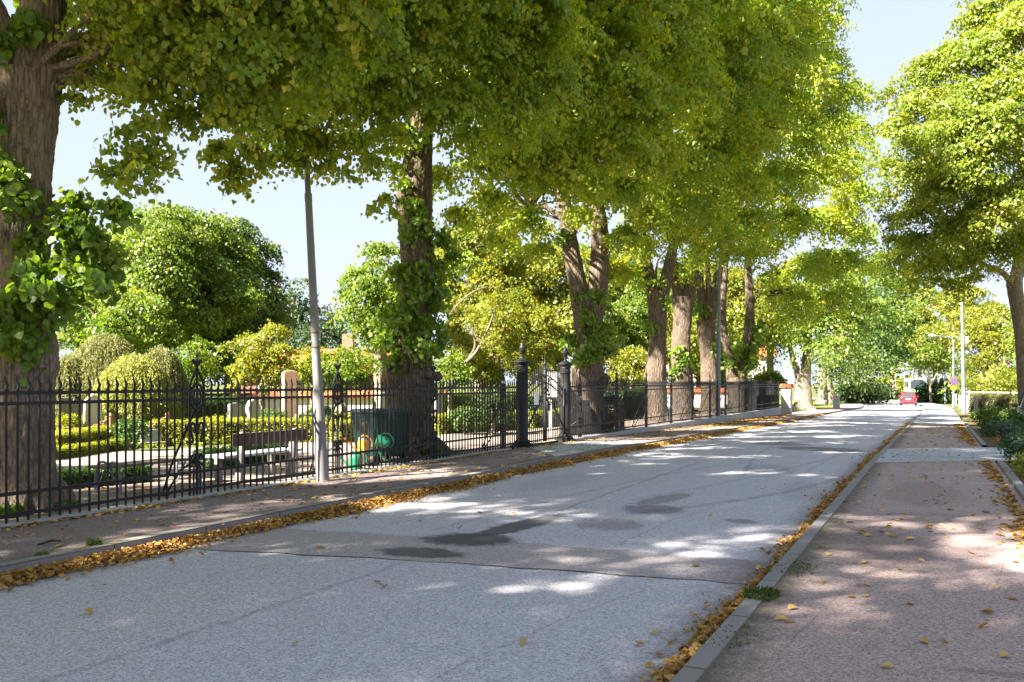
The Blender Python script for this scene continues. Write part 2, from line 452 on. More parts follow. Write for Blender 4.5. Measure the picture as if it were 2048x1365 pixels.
M['patch'] = asphalt('patch_asphalt', ((.345, .305, .312), (.385, .342, .350), (.31, .272, .278)), 85, .6, ST[:3], (), [(-1.3, .55, (.080, .052, .036)), (-7.3, .5, (.085, .055, .036))])
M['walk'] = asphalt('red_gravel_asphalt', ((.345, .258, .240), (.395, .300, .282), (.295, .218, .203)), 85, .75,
                    [(-.55, 9.2, .55, 1.2, .1, .45, (.095, .070, .062)), (.1, 11.4, .8, .5, 0, .3, (.10, .075, .066)), (.35, 5.5, .40, .05, .1, .35, (.10, .08, .075)), (-.2, 14, .5, 1.5, 0, .25, (.11, .08, .07))],
                    [(-.9, 4.0, -.35, 9.0, .014, .4, .12), (.25, 6.5, .65, 13, .012, .4, -.1), (-1.0, 12, .9, 13.1, .012, .4, .05)], [(-1.16, .28, (.070, .068, .040))])
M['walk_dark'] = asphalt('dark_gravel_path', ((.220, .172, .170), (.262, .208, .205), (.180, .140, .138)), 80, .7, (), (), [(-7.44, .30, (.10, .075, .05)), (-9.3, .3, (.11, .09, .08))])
M['drive'] = asphalt('grey_asphalt', ((.36, .37, .385), (.43, .44, .455), (.31, .32, .33)), 50, .6, [(-.2, 21.5, .9, .25, 0, .25, (.1, .1, .1))], [(-1.2, 20.3, 1.2, 21.6, .04, .6, .1)])
M['gravel'] = asphalt('pale_gravel', ((.225, .182, .160), (.27, .222, .198), (.185, .148, .130)), 70, .45)

def ground_mat():
    m, nt, out = new_mat('ground_soil_grass')
    p = pos(nt)
    n1 = noise(nt, p, .5, 5); n2 = noise(nt, p, 9, 5, .7)
    gcol = mixc(nt, n2, (.045, .085, .015), (.12, .16, .035))
    scol = mixc(nt, n2, (.07, .05, .035), (.15, .11, .075))
    f = ramp(nt, n1, [(.40, (0, 0, 0)), (.55, (1, 1, 1))])
    pbsdf(nt, out, mixc(nt, f, scol, gcol), .95, .1, 0, bump(nt, n2, .5, .03))
    return m
M['ground'] = ground_mat()
def soil_mat():
    m, nt, out = new_mat('verge_soil')
    p = pos(nt); n1 = noise(nt, p, 1.3, 5); n2 = noise(nt, p, 22, 6, .75)
    c = mixc(nt, n2, (.050, .036, .024), (.17, .115, .06))
    f = ramp(nt, n1, [(.52, (0, 0, 0)), (.66, (1, 1, 1))])
    pbsdf(nt, out, mixc(nt, f, c, (.09, .13, .03)), .95, .1, 0, bump(nt, n2, .7, .03))
    return m
M['soil'] = soil_mat()
def lawn_mat():
    m, nt, out = new_mat('lawn_grass')
    p = pos(nt); n2 = noise(nt, p, 14, 6, .75); n1 = noise(nt, p, .8, 4)
    c = mixc(nt, n2, (.075, .120, .018), (.19, .23, .045))
    pbsdf(nt, out, mixc(nt, math_(nt, 'MULTIPLY', n1, .5), c, (.22, .22, .06)), .95, .1, 0, bump(nt, n2, .6, .04))
    return m
M['lawn'] = lawn_mat()
def kerb_mat():
    m, nt, out = new_mat('kerb_granite')
    p = pos(nt); n = noise(nt, p, 90, 4, .7); n2 = noise(nt, p, 2.5, 4)
    c = mixc(nt, n, (.17, .165, .160), (.32, .315, .31)); c = mixc(nt, math_(nt, 'MULTIPLY', n2, .5), c, (.16, .135, .115))
    sp = nt.nodes.new('ShaderNodeSeparateXYZ'); nt.links.new(p, sp.inputs[0])
    fr = math_(nt, 'FRACT', math_(nt, 'MULTIPLY', sp.outputs[1], .83))
    jt = math_(nt, 'LESS_THAN', fr, .014)
    wnz = nt.nodes.new('ShaderNodeTexWhiteNoise'); wnz.noise_dimensions = '1D'
    nt.links.new(math_(nt, 'FLOOR', math_(nt, 'MULTIPLY', sp.outputs[1], .83)), wnz.inputs['W'])
    c = mixc(nt, math_(nt, 'MULTIPLY', wnz.outputs[0], .55), c, (.20, .185, .175))
    pbsdf(nt, out, mixc(nt, jt, c, (.06, .05, .045)), .85, .25, 0, bump(nt, n, .3, .004))
    return m
M['kerb'] = kerb_mat()
def iron_mat():
    m, nt, out = new_mat('black_iron')
    p = pos(nt); n = noise(nt, p, 14, 5, .65)
    c = ramp(nt, n, [(.3, (.006, .006, .007)), (.62, (.012, .0115, .0125)), (.82, (.034, .026, .021))])
    pbsdf(nt, out, c, .55, .35, 0, bump(nt, noise(nt, p, 60, 3), .15, .003))
    return m
M['iron'] = iron_mat()
M['plinth'] = simple('plinth_granite', (.32, .325, .335), .85, .25, var=.3, scale=3, bs=.3, bscale=60)
M['concrete'] = simple('pole_concrete', (.20, .192, .19), .85, .2, var=.28, scale=2.2, bs=.25, bscale=70)
M['rust'] = simple('rusty_band', (.16, .07, .035), .8, .2)
M['galv'] = simple('galvanised_steel', (.17, .19, .215), .55, .4, .2, var=.2, scale=4, bs=.05)
M['lampgrey'] = simple('lamp_housing', (.45, .43, .40), .5, .4, var=.1, bs=0)
M['plank_back'] = simple('bench_brown_plank', (.095, .055, .038), .6, .3, var=.35, scale=5, bs=.2)
M['plank_seat'] = simple('bench_grey_plank', (.42, .43, .45), .65, .3, var=.2, scale=5, bs=.2)
M['bench_conc'] = simple('bench_concrete', (.20, .19, .175), .9, .2, var=.25, scale=5, bs=.3)
M['binbody'] = simple('bin_green_plastic', (.010, .045, .038), .42, .4, var=.2, scale=3, bs=.05)
M['binlid'] = simple('bin_lid_plastic', (.045, .060, .075), .42, .4, var=.2, scale=3, bs=.05)
M['rubber'] = simple('black_rubber', (.012, .012, .012), .8, .2)
M['can_green'] = simple('watering_can_green', (.012, .17, .085), .35, .5, var=.2, bs=.02)
M['can_orange'] = simple('watering_can_orange', (.78, .30, .025), .4, .5, var=.12, bs=.02)
M['whitewash'] = simple('stained_whitewash', (.46, .44, .41), .9, .2, var=.35, scale=3.5, bs=.4, bscale=18)
M['white'] = simple('white_paint', (.78, .77, .74), .6, .3, var=.06, scale=3, bs=.08)
M['render'] = simple('lime_render', (.74, .68, .62), .9, .1, var=.08, scale=3, bs=.3, bscale=25)
M['glass'] = simple('window_glass', (.035, .045, .055), .08, .8, var=.2, bs=0)
M['frame_dark'] = simple('dark_frame', (.035, .032, .030), .6, .3)
M['stone_pink'] = simple('pink_granite', (.46, .27, .19), .7, .3, var=.22, scale=8, bs=.2)
M['stone_pale'] = simple('pale_limestone', (.36, .335, .275), .85, .2, var=.22, scale=6, bs=.3)
M['stone_grey'] = simple('grey_granite', (.24, .24, .24), .7, .3, var=.3, scale=9, bs=.2)
M['stone_dark'] = simple('dark_granite', (.14, .14, .12), .55, .4, var=.3, scale=9, bs=.15)
M['chain'] = simple('rusty_chain', (.32, .17, .11), .85, .2, var=.3, scale=12, bs=.2)
M['wood_grey'] = simple('weathered_timber', (.17, .135, .105), .9, .15, var=.35, scale=4, bs=.4)
M['wood_post'] = simple('grey_timber', (.30, .275, .24), .9, .15, var=.3, scale=4, bs=.4)
M['wood_brown'] = simple('brown_stained_boards', (.055, .034, .028), .8, .2, var=.4, scale=2.5, bs=.3)
M['bag'] = simple('black_plastic_bag', (.012, .012, .014), .35, .5, bs=.6, bscale=9, bd=.05)
M['bag_red'] = simple('red_plastic_bag', (.42, .045, .05), .45, .4, bs=.5, bscale=9, bd=.04)
M['red'] = simple('car_red_paint', (.50, .018, .030), .22, .6, var=.06, bs=0)
M['blue'] = simple('car_blue_paint', (.018, .028, .060), .22, .6, var=.06, bs=0)
M['plastic'] = simple('dark_plastic', (.016, .016, .017), .6, .3, bs=0)
M['lens_red'] = simple('tail_lamp_lens', (.55, .02, .02), .2, .6, var=.05, bs=0)
M['lens'] = simple('head_lamp_lens', (.70, .72, .75), .12, .7, var=.05, bs=0)
M['plate'] = simple('number_plate', (.80, .80, .78), .5, .3, var=.03, bs=0)
M['chrome'] = simple('bright_metal', (.62, .63, .65), .25, .6, .8, var=.05, bs=0)
M['tyre'] = M['rubber']
M['bus'] = simple('bus_green_paint', (.22, .52, .22), .35, .4, var=.06, bs=0)
M['bus_white'] = simple('bus_white_paint', (.72, .76, .78), .35, .4, var=.05, bs=0)
M['sign_blue'] = simple('sign_blue', (.03, .09, .48), .45, .4, var=.05, bs=0)
M['sign_red'] = simple('sign_red', (.62, .05, .04), .45, .4, var=.05, bs=0)
M['sign_yellow'] = simple('sign_yellow', (.80, .46, .015), .45, .4, var=.05, bs=0)
M['sign_grey'] = simple('sign_back_grey', (.38, .36, .42), .5, .4, var=.05, bs=0)
M['cloth'] = simple('dark_cloth', (.02, .02, .025), .9, .1)
M['skin'] = simple('skin', (.45, .27, .19), .6, .3, bs=0)
def tile_mat():
    m, nt, out = new_mat('clay_roof_tile')
    p = objc(nt); n = noise(nt, p, 5, 5); n2 = noise(nt, p, 30, 4)
    c = mixc(nt, n, (.33, .085, .035), (.52, .17, .075)); c = mixc(nt, math_(nt, 'MULTIPLY', n2, .4), c, (.22, .07, .04))
    pbsdf(nt, out, c, .8, .2, 0, bump(nt, n2, .3, .01)); return m
M['tile'] = tile_mat()
def brick_mat():
    m, nt, out = new_mat('red_brick')
    b = nt.nodes.new('ShaderNodeTexBrick'); nt.links.new(objc(nt), b.inputs['Vector'])
    mp = nt.nodes.new('ShaderNodeMapping'); nt.links.new(objc(nt), mp.inputs[0]); mp.inputs['Rotation'].default_value = (PI / 2, 0, 0)
    nt.links.new(mp.outputs[0], b.inputs['Vector'])
    b.inputs['Color1'].default_value = (.36, .12, .075, 1); b.inputs['Color2'].default_value = (.27, .085, .055, 1); b.inputs['Mortar'].default_value = (.38, .33, .28, 1)
    b.inputs['Scale'].default_value = 4.0; b.inputs['Mortar Size'].default_value = .02
    pbsdf(nt, out, b.outputs[0], .9, .1); return m
M['brick'] = brick_mat()

# ------------------------------------------------------------------ leaf clouds
def nrmz(a): return a / (np.linalg.norm(a, axis=-1, keepdims=True) + 1e-9)
class Leaves:
    def __init__(s): s.p = []; s.n = []; s.t = []; s.z = []; s.r = []; s.c = []
    def add(s, p, n, t, z, r, c):
        s.p.append(p); s.n.append(n); s.t.append(t); s.z.append(z); s.r.append(r); s.c.append(c)
    def lobe(s, c, rad, size, dens=1.0, per=64, core=.30, droop=.5, flat=.85, tilt=.34, up=.85):
        """Sprays of leaves through an ellipsoid, thicker toward its skin."""
        c = np.asarray(c, float)
        rad = np.array([rad, rad, rad * flat]) if np.isscalar(rad) else np.asarray(rad, float)
        rm = float(np.mean(rad))
        N = max(40, int(dens * 4 * PI * rm * rm / (size * size * .55)))
        ns = max(3, N // per)
        d = nrmz(rng.normal(size=(ns, 3)))
        rr = core + (1 - core) * np.sqrt(rng.random(ns)); rr *= 1 + .10 * rng.normal(size=ns)
        rr *= max(.40, 1 - 1.05 * size * 2.8 * (per / 34) ** .5 / rm)
        sc_ = c + d * rad * rr[:, None]
        sn = nrmz(np.array([0, 0, 1.0]) * up + d * .6 + rng.normal(size=(ns, 3)) * .28)
        out = nrmz(d * np.array([1, 1, .2]) + rng.normal(size=(ns, 3)) * .3)
        srad = size * (2.1 + 1.5 * rng.random(ns)) * (per / 34) ** .5
        k = np.repeat(np.arange(ns), per)
        n = len(k)
        b1 = nrmz(out[k] - sn[k] * np.sum(out[k] * sn[k], axis=1, keepdims=True))
        b2 = np.cross(sn[k], b1)
        q_ = np.sqrt(rng.random(n)) * 1.45; th_ = rng.random(n) * 2 * PI
        a = q_ * np.cos(th_) * 1.15; b = q_ * np.sin(th_) * .72
        p = sc_[k] + b1 * (a * srad[k])[:, None] + b2 * (b * srad[k])[:, None] + sn[k] * (rng.normal(size=n) * size * .42)[:, None]
        p[:, 2] -= droop * (a * a + .5 * b * b) * srad[k] * .38
        face = nrmz(d[k] * np.array([1, 1, .45]) + b1 * .35)
        ln = nrmz(sn[k] * .42 + face * .62 + rng.normal(size=(n, 3)) * (tilt + .10))
        t = np.array([0, 0, -1.0]) * (.35 + droop) + b1 * a[:, None] * .35 + b2 * b[:, None] * .6 + rng.normal(size=(n, 3)) * .35
        s.add(p, ln, t, size * (.58 + .78 * rng.random(n)), rng.random(n), rng.random(ns)[k])
        return s
    def box(s, p0, p1, width, height, size, dens=1.0, z0=0.0, wob=.03):
        """Clipped hedge: leaves on the skin of a box from p0 to p1."""
        p0 = np.asarray(p0, float); p1 = np.asarray(p1, float)
        L = float(np.linalg.norm((p1 - p0)[:2])); tx = (p1 - p0) / max(L, 1e-6); nx = np.array([-tx[1], tx[0], 0])
        area = 2 * L * height + L * width + 2 * width * height
        N = int(dens * area / (size * size * .5) * 1.6)
        w = np.array([L * height, L * height, L * width, width * height, width * height]); w /= w.sum()
        fce = rng.choice(5, N, p=w)
        al = rng.random(N) * L; hh = rng.random(N) * height; ww = (rng.random(N) - .5) * width
        nn = np.zeros((N, 3))
        for k, (sg, mode) in enumerate(((1, 's'), (-1, 's'), (1, 't'), (1, 'e'), (-1, 'e'))):
            q = fce == k
            if mode == 's': ww[q] = sg * width / 2; nn[q] = nx * sg
            elif mode == 't': hh[q] = height; nn[q] = (0, 0, 1)
            else: al[q] = L if sg > 0 else 0; nn[q] = tx * sg
        base = p0 + np.outer(al, tx) + np.outer(ww, nx)
        base[:, 2] += hh + z0
        lump = np.sin(base[:, 0] * 3.1 + base[:, 1] * 2.3) * np.sin(base[:, 1] * 4.7 - base[:, 0] * 1.3 + hh * 5)
        base += nn * (lump * wob + rng.normal(size=N) * wob * .8 - wob)[:, None] + rng.normal(size=(N, 3)) * size * .35
        ln = nrmz(nn * .8 + np.array([0, 0, .5]) + rng.normal(size=(N, 3)) * .5)
        s.add(base, ln, rng.normal(size=(N, 3)), size * (.7 + .6 * rng.random(N)), rng.random(N), np.clip(.5 + .35 * lump + rng.normal(size=N) * .15, 0, 1))
        return s
    def mesh(s, name, mat, hexa=False, wid=.42, fold=.10):
        p = np.vstack(s.p); n = np.vstack(s.n); t = np.vstack(s.t)
        z = np.concatenate(s.z); r = np.concatenate(s.r); c = np.concatenate(s.c)
        t = nrmz(t - n * np.sum(t * n, axis=1, keepdims=True)); b = np.cross(n, t)
        if hexa: prof = [(-.5, 0, 0), (-.30, wid, fold), (.18, wid * .92, fold), (.55, 0, -.05), (.18, -wid * .92, fold), (-.30, -wid, fold)]
        else: prof = [(-.5, 0, 0), (-.05, wid, fold), (.55, 0, -.04), (-.05, -wid, fold)]
        K = len(prof); N = len(p)
        V = np.empty((N, K, 3), np.float32)
        for i, (x, y, q) in enumerate(prof):
            V[:, i] = p + t * (x * z)[:, None] + b * (y * z)[:, None] + n * (q * z)[:, None]
        V = V.reshape(-1, 3)
        base = np.arange(N, dtype=np.int32) * K
        if hexa: loops = np.stack([base, base + 1, base + 2, base + 3, base, base + 3, base + 4, base + 5], 1).reshape(-1); npoly = 2 * N
        else: loops = np.stack([base, base + 1, base + 2, base + 3], 1).reshape(-1); npoly = N
        me = bpy.data.meshes.new(name)
        me.vertices.add(len(V)); me.vertices.foreach_set('co', V.reshape(-1))
        me.loops.add(len(loops)); me.loops.foreach_set('vertex_index', loops)
        me.polygons.add(npoly); me.polygons.foreach_set('loop_start', np.arange(npoly, dtype=np.int32) * 4)
        try: me.polygons.foreach_set('loop_total', np.full(npoly, 4, np.int32))
        except Exception: pass
        me.update(calc_edges=True)
        for nm, arr in (('rnd', r), ('clu', c)):
            at = me.attributes.new(nm, 'FLOAT', 'POINT')
            at.data.foreach_set('value', np.repeat(arr.astype(np.float32), K))
        me.materials.append(mat)
        return me
    def count(s): return sum(len(x) for x in s.p)
LEAFCOUNT = 0
def leaves_obj(name, L, mat, parent=None, hexa=False, wid=.42):
    global LEAFCOUNT
    LEAFCOUNT += L.count()
    return link(name, L.mesh(name, mat, hexa, wid), parent)

# ------------------------------------------------------------------ setting: ground, road, pavements
def sheet(name, xs, ys, zf, mat, kind='structure'):
    V = []; Fc = []
    for y in ys:
        for x in xs: V.append((x, y, float(zf(x, y))))
    nx = len(xs)
    for j in range(len(ys) - 1):
        for i in range(nx - 1):
            a = j * nx + i
            Fc.append((a, a + 1, a + nx + 1, a + nx))
    me = bpy.data.meshes.new(name); me.from_pydata(V, [], Fc); me.materials.append(mat)
    o = link(name, me); o['kind'] = kind
    return o
def strip(name, cols_, ys, zf, mat):
    """Sheet whose x columns may wander with y: cols_ = list of functions x(y)."""
    V = []; Fc = []; n = len(cols_)
    for y in ys:
        for c in cols_:
            x = c(y) if callable(c) else c
            V.append((x, y, float(zf(x, y))))
    for j in range(len(ys) - 1):
        for i in range(n - 1):
            a = j * n + i; Fc.append((a, a + 1, a + n + 1, a + n))
    me = bpy.data.meshes.new(name); me.from_pydata(V, [], Fc); me.materials.append(mat)
    o = link(name, me); o['kind'] = 'structure'
    return o
FX = -9.42                                   # line of the iron fence
XL, XR = -7.32, -1.30                        # kerb faces
YS = np.concatenate([np.arange(-14, 130, 1.0), np.arange(130, 420, 10.0)])
gy = [-400, -60, -14] + list(np.arange(0, 140, 4.0)) + [160, 200, 300, 600, 1200]
sheet('ground', [-900, -300, -120, -60, -30, -20, FX - .20, FX - .06, 5, 14, 40, 120, 300, 900], gy,
      lambda x, y: (zc(y) - .012 if x <= FX - .1 else g(y) - .16), M['ground'])
# where the road meets a cross street far away it ends against trees; it bends gently right there
def bend(y): return 0.0 if y < 95 else -((y - 95) ** 2) * .0035
strip('road', [lambda y: XL + bend(y), lambda y: -4.3 + bend(y), lambda y: XR + bend(y)], YS, lambda x, y: g(y) - .10 + .03 * math.cos((x - bend(y) + 4.3) / 3.0 * 1.5) - .012, M['road'])
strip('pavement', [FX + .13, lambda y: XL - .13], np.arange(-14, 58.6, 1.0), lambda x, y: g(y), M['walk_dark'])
strip('pavement', [lambda y: -9.6 + bend(y), lambda y: XL - .13 + bend(y)], np.arange(58, 160, 1.0), lambda x, y: g(y) + .003, M['walk'])
strip('pavement', [XR + .13, 1.02], np.concatenate([np.arange(-14, 46.5, 1.0)]), lambda x, y: g(y), M['walk'])
strip('pavement', [lambda y: XR + .13 + bend(y), lambda y: 1.02 + bend(y)], np.arange(46, 150, 1.0), lambda x, y: g(y) + .003, M['drive'])
def kerb(name, x, w, ys, top, low):
    V = []; Fc = []
    for y in ys:
        b = bend(y)
        V += [(x + b, y, float(g(y)) + low), (x + b, y, float(g(y)) + top - .012), (x + b + .012, y, float(g(y)) + top), (x + b + w, y, float(g(y)) + top), (x + b + w, y, float(g(y)) - .05)]
    for j in range(len(ys) - 1):
        for i in range(4):
            a = j * 5 + i; Fc.append((a, a + 5, a + 6, a + 1))
    me = bpy.data.meshes.new(name); me.from_pydata(V, [], Fc)
    bm = bmesh.new(); bm.from_mesh(me); bmesh.ops.recalc_face_normals(bm, faces=bm.faces); bm.to_mesh(me); bm.free()
    me.materials.append(M['kerb'])
    o = link(name, me); o['kind'] = 'structure'; return o
kerb('kerb', XL, -.13, np.arange(-14, 140, 1.0), .012, -.16)
kerb('kerb', XR, .13, np.arange(-14, 140, 1.0), .012, -.16)
kerb('kerb', 1.02, .12, np.arange(-14, 20.8, .97), .055, -.05)
kerb('kerb', 1.00, .12, np.arange(26.2, 47, .99), .055, -.05)
# cross patch in the asphalt, driveway crossings
def poly_sheet(name, pts, zf, mat, nsub=8, jit=0.0):
    pts = [np.asarray(p, float) for p in pts]    # quad a b c d, subdivided
    a, b, c, d = pts; V = []; Fc = []
    for j in range(nsub + 1):
        t = j / nsub
        for i in range(nsub + 1):
            s = i / nsub
            q = (a * (1 - s) + b * s) * (1 - t) + (d * (1 - s) + c * s) * t
            if jit: q = q + np.array([0, jit * (math.sin(s * 37 + t * 5) + math.sin(s * 83 + 1.3 + t) * .6 + random.uniform(-.5, .5))])
            V.append((q[0], q[1], float(zf(q[0], q[1]))))
    n = nsub + 1
    for j in range(nsub):
        for i in range(nsub):
            k = j * n + i; Fc.append((k, k + 1, k + n + 1, k + n))
    me = bpy.data.meshes.new(name); me.from_pydata(V, [], Fc); me.materials.append(mat)
    o = link(name, me); o['kind'] = 'structure'; return o
rz = lambda x, y: g(y) - .10 + .03 * math.cos((x + 4.3) / 3.0 * 1.5) - .012 + .004
poly_sheet('road_patch', [(-7.25, 6.55), (-1.33, 7.55), (-1.33, 8.55), (-7.25, 7.95)], rz, M['patch'], 40, .018)
poly_sheet('driveway', [(-1.17, 19.0), (1.02, 20.75), (1.02, 26.0), (-1.17, 23.9)], lambda x, y: g(y) + .005, M['drive'])
poly_sheet('driveway', [(1.02, 20.75), (9, 21.6), (9, 27.5), (1.02, 26.0)], lambda x, y: g(y) + .004, M['drive'])
poly_sheet('driveway', [(-9.3, 19.9), (-7.45, 17.4), (-7.45, 24.5), (-9.3, 22.9)], lambda x, y: g(y) + .005, M['drive'])
# right verge and the land beyond
sheet('verge', [1.13, 3, 6, 9], list(np.arange(-14, 21, 1.0)), lambda x, y: g(y) - .005 + .03 * math.sin(x * 2 + y), M['soil'])
sheet('verge', [1.12, 3, 6, 9], list(np.arange(26.6, 80, 1.0)), lambda x, y: g(y) - .005 + .02 * math.sin(x * 2 + y), M['soil'])
sheet('lawn', [9.0, 20, 60, 160], list(np.arange(-14, 150, 6.0)), lambda x, y: g(y) - .03, M['lawn'])
sheet('lawn', [-30, -14, -9.62], list(np.arange(60, 130, 2.0)), lambda x, y: g(y) - .006, M['lawn'])
# churchyard gravel
me = bpy.data.meshes.new('gravel_path')
gp = [(FX - .12, -12), (FX - .12, 46), (-11.2, 46), (-12.0, 30), (-13.0, 26), (-15.2, 18.8), (-17.6, 13), (-27, 6), (-40, 2), (-40, -12)]
me.from_pydata([(x, y, .004) for x, y in gp], [], [tuple(range(len(gp)))[::-1]])
me.materials.append(M['gravel']); link('gravel_path', me)['kind'] = 'structure'

# ------------------------------------------------------------------ iron fence
def bar_mesh(r=.0150):
    b = MB()
    b.tube([(0, 0, 0), (0, 0, 1.505)], r, 6)
    b.lathe((0, 0, 1.503), [(.014, 0), (.024, .006), (.024, .016), (.013, .022), (.016, .03)], 8)
    zz = np.linspace(0, .165, 8)
    pts = [(0, .013 * math.sin(z / .165 * 2 * PI), 1.53 + z) for z in zz]
    rad = [.012, .0175, .019, .0165, .0135, .0105, .0065, .0015]
    b.tube(pts, rad, 6)
    return b.mesh('bar', M['iron'], True)
BAR = bar_mesh(); BAR_SLIM = bar_mesh(.0112)
SP = .1335
def rails_mesh(y0, y1):
    b = MB()
    b.box((FX, (y0 + y1) / 2, 1.485), (.022, y1 - y0, .040))
    return b
def rail_mesh(y0, y1, z):
    b = MB(); b.box((FX, (y0 + y1) / 2, z), (.022, y1 - y0, .040)); return b
def ornament(parent, y, brace=True):
    b = MB(); X = FX
    b.tube([(X, y, 0), (X, y, 1.90)], .020, 8)
    for s in (-1, 1):
        yy = y + s * SP
        pts, rad = catmull([(X, yy, 0), (X, yy, .7), (X, yy, 1.42), (X, y + s * SP * .92, 1.56), (X, y + s * SP * .58, 1.68), (X, y + s * .012, 1.775)], [.0185] * 6, 5)
        b.tube(pts, rad, 6)
        b.tube([(X, y + s * .060, 0), (X, y + s * .060, .40), (X, y + s * .018, .475)], .0135, 6)
    post = b.obj('ornament_post', M['iron'], parent, True)
    r = MB()
    r.ring((X, y, 1.40), (0, 1, 0), (0, 0, 1), .125, .178, .021, 24)
    r.ring((X, y, 1.40), (0, 1, 0), (0, 0, 1), .070, .105, .017, 20)
    for s in (-1, 1): r.tube([(X, y + s * .07, 1.40), (X, y + s * .125, 1.40)], .013, 6)
    r.obj('ring', M['iron'], post, True)
    f = MB()
    f.lathe((X, y, 1.765), [(.020, 0), (.034, .012), (.020, .028), (.014, .05), (.022, .075), (.028, .10), (.018, .135), (.010, .15), (.008, .20), (.017, .215), (.008, .235), (.002, .275)], 8)
    for s in (-1, 1):
        pts, rad = catmull([(X, y, 1.83), (X, y + s * .035, 1.87), (X, y + s * .062, 1.915), (X, y + s * .078, 1.90), (X, y + s * .07, 1.875)], [.014, .020, .024, .018, .008], 4)
        f.tube(pts, rad, 6)
        f.tube([(X, y, 1.985), (X, y + s * .026, 1.985)], .008, 6)
    f.obj('finial', M['iron'], post, True)
    sc = MB()
    for s in (-1, 1):
        pts, rad = catmull([(X, y, .885), (X, y + s * .03, .98), (X, y + s * .075, 1.035), (X, y + s * .115, 1.0), (X, y + s * .112, .93), (X, y + s * .085, .84), (X, y + s * .07, .775), (X, y + s * .088, .762), (X, y + s * .097, .785)], [.018, .018, .019, .019, .018, .017, .016, .014, .011], 4)
        sc.tube(pts, rad, 6)
        sp_ = []
        for k in range(15):
            a = k / 14 * 2.6 * PI
            rr = .052 * (1 - k / 14 * .78)
            sp_.append((X, y + s * (.064 - rr * math.cos(a) * 1.0), .545 + rr * math.sin(a) * 1.1))
        sc.tube(sp_, [.016] * 15, 6)
        pts, rad = catmull([(X, y + s * .012, .545), (X, y + s * .02, .50), (X, y + s * .075, .455), (X, y + s * .12, .415)], [.016] * 4, 4)
        sc.tube(pts, rad, 6)
    sc.lathe((X, y, .87), [(.016, 0), (.03, .02), (.03, .05), (.016, .075)], 8)
    sc.obj('scroll', M['iron'], post, True)
    if brace:
        bb = MB()
        bb.tube([(X - .02, y, 1.25), (X - .34, y - .14, .45), (X - .46, y - .20, 0)], .017, 6)
        bb.tube([(X - .02, y, .52), (X - .22, y - .10, .36), (X - .43, y - .18, 0)], .015, 6)
        bb.box((X - .45, y - .19, .015), (.12, .12, .03))
        bb.obj('brace', M['iron'], post, True)
def fence(y0, y1, first_orn, label, individual=100, BAR=BAR):
    root = thing('iron_fence', (FX, y0, 0), label, 'fence', 'iron railings along the pavement')
    orn = [y for y in np.arange(first_orn, y1 - .2, 3.21)]
    cuts = [y0] + orn + [y1]
    count = 0; rest = []
    lo_k = 0 if len(orn) > 6 else 1
    for i in range(len(cuts) - 1):
        a, c = cuts[i], cuts[i + 1]
        pan = rails_mesh(a if i == 0 else a, c).obj('railing_panel', M['iron'], root, False)
        for z in (1.365, .345, .105): rail_mesh(a, c, z).obj('rail', M['iron'], pan, False)
        ys = []
        s = a + (2 * SP if i > 0 else SP)
        e = c - (2 * SP if i < len(cuts) - 2 else SP * .7)
        n = max(1, int(round((e - s) / SP)))
        ys = np.linspace(s, e, n + 1)
        for y in ys:
            if c < 6.0 or count >= individual: rest.append(y); continue
            o = bpy.data.objects.new('bar', BAR); COL.objects.link(o); o.parent = pan
            o.location = (FX - root.location.x, y - root.location.y, 0)
            # panel mesh is in world coordinates under a translated root: undo that for the bar
            o.matrix_parent_inverse = Matrix.Identity(4)
            o.location = (FX, y, 0)
            count += 1
    for y in orn: ornament(root, y)
    if rest:
        base = np.array([v.co for v in BAR.vertices]); fcs = [tuple(p.vertices) for p in BAR.polygons]
        m = MB()
        for y in rest: m.add(base + np.array([FX, y, 0]), fcs)
        o = m.obj('bar_row', M['iron'], root, True); o['kind'] = 'stuff'
    return root
fence(2.73, 19.60, 5.93, 'black iron railing with flame tips from the left edge to the gate', 100)
fence(22.90, 59.0, 23.75, 'black iron railing with flame tips running from the gate to the brown boards', 100, BAR_SLIM)
def plinth(y0, y1, label):
    b = MB(); ys = np.arange(y0, y1 + .01, 1.0 if y1 - y0 > 4 else (y1 - y0) / 3)
    V = []; Fc = []
    for y in ys:
        lo = float(g(y)) - .25
        V += [(FX + .13, y, lo), (FX + .12, y, .012), (FX + .11, y, .020), (FX - .11, y, .020), (FX - .13, y, -.2)]
    for j in range(len(ys) - 1):
        for i in range(4): a = j * 5 + i; Fc.append((a, a + 5, a + 6, a + 1))
    n = len(ys) - 1
    Fc.append((0, 1, 2, 3, 4)); Fc.append(tuple(n * 5 + i for i in (4, 3, 2, 1, 0)))
    o = b.add(V, Fc).obj('stone_plinth', M['plinth'])
    prop(o, label, 'plinth')
plinth(-2, 19.55, 'low pale stone sill under the railing left of the gate')
plinth(22.95, 59.3, 'grey stone sill growing into a low wall under the far railing')

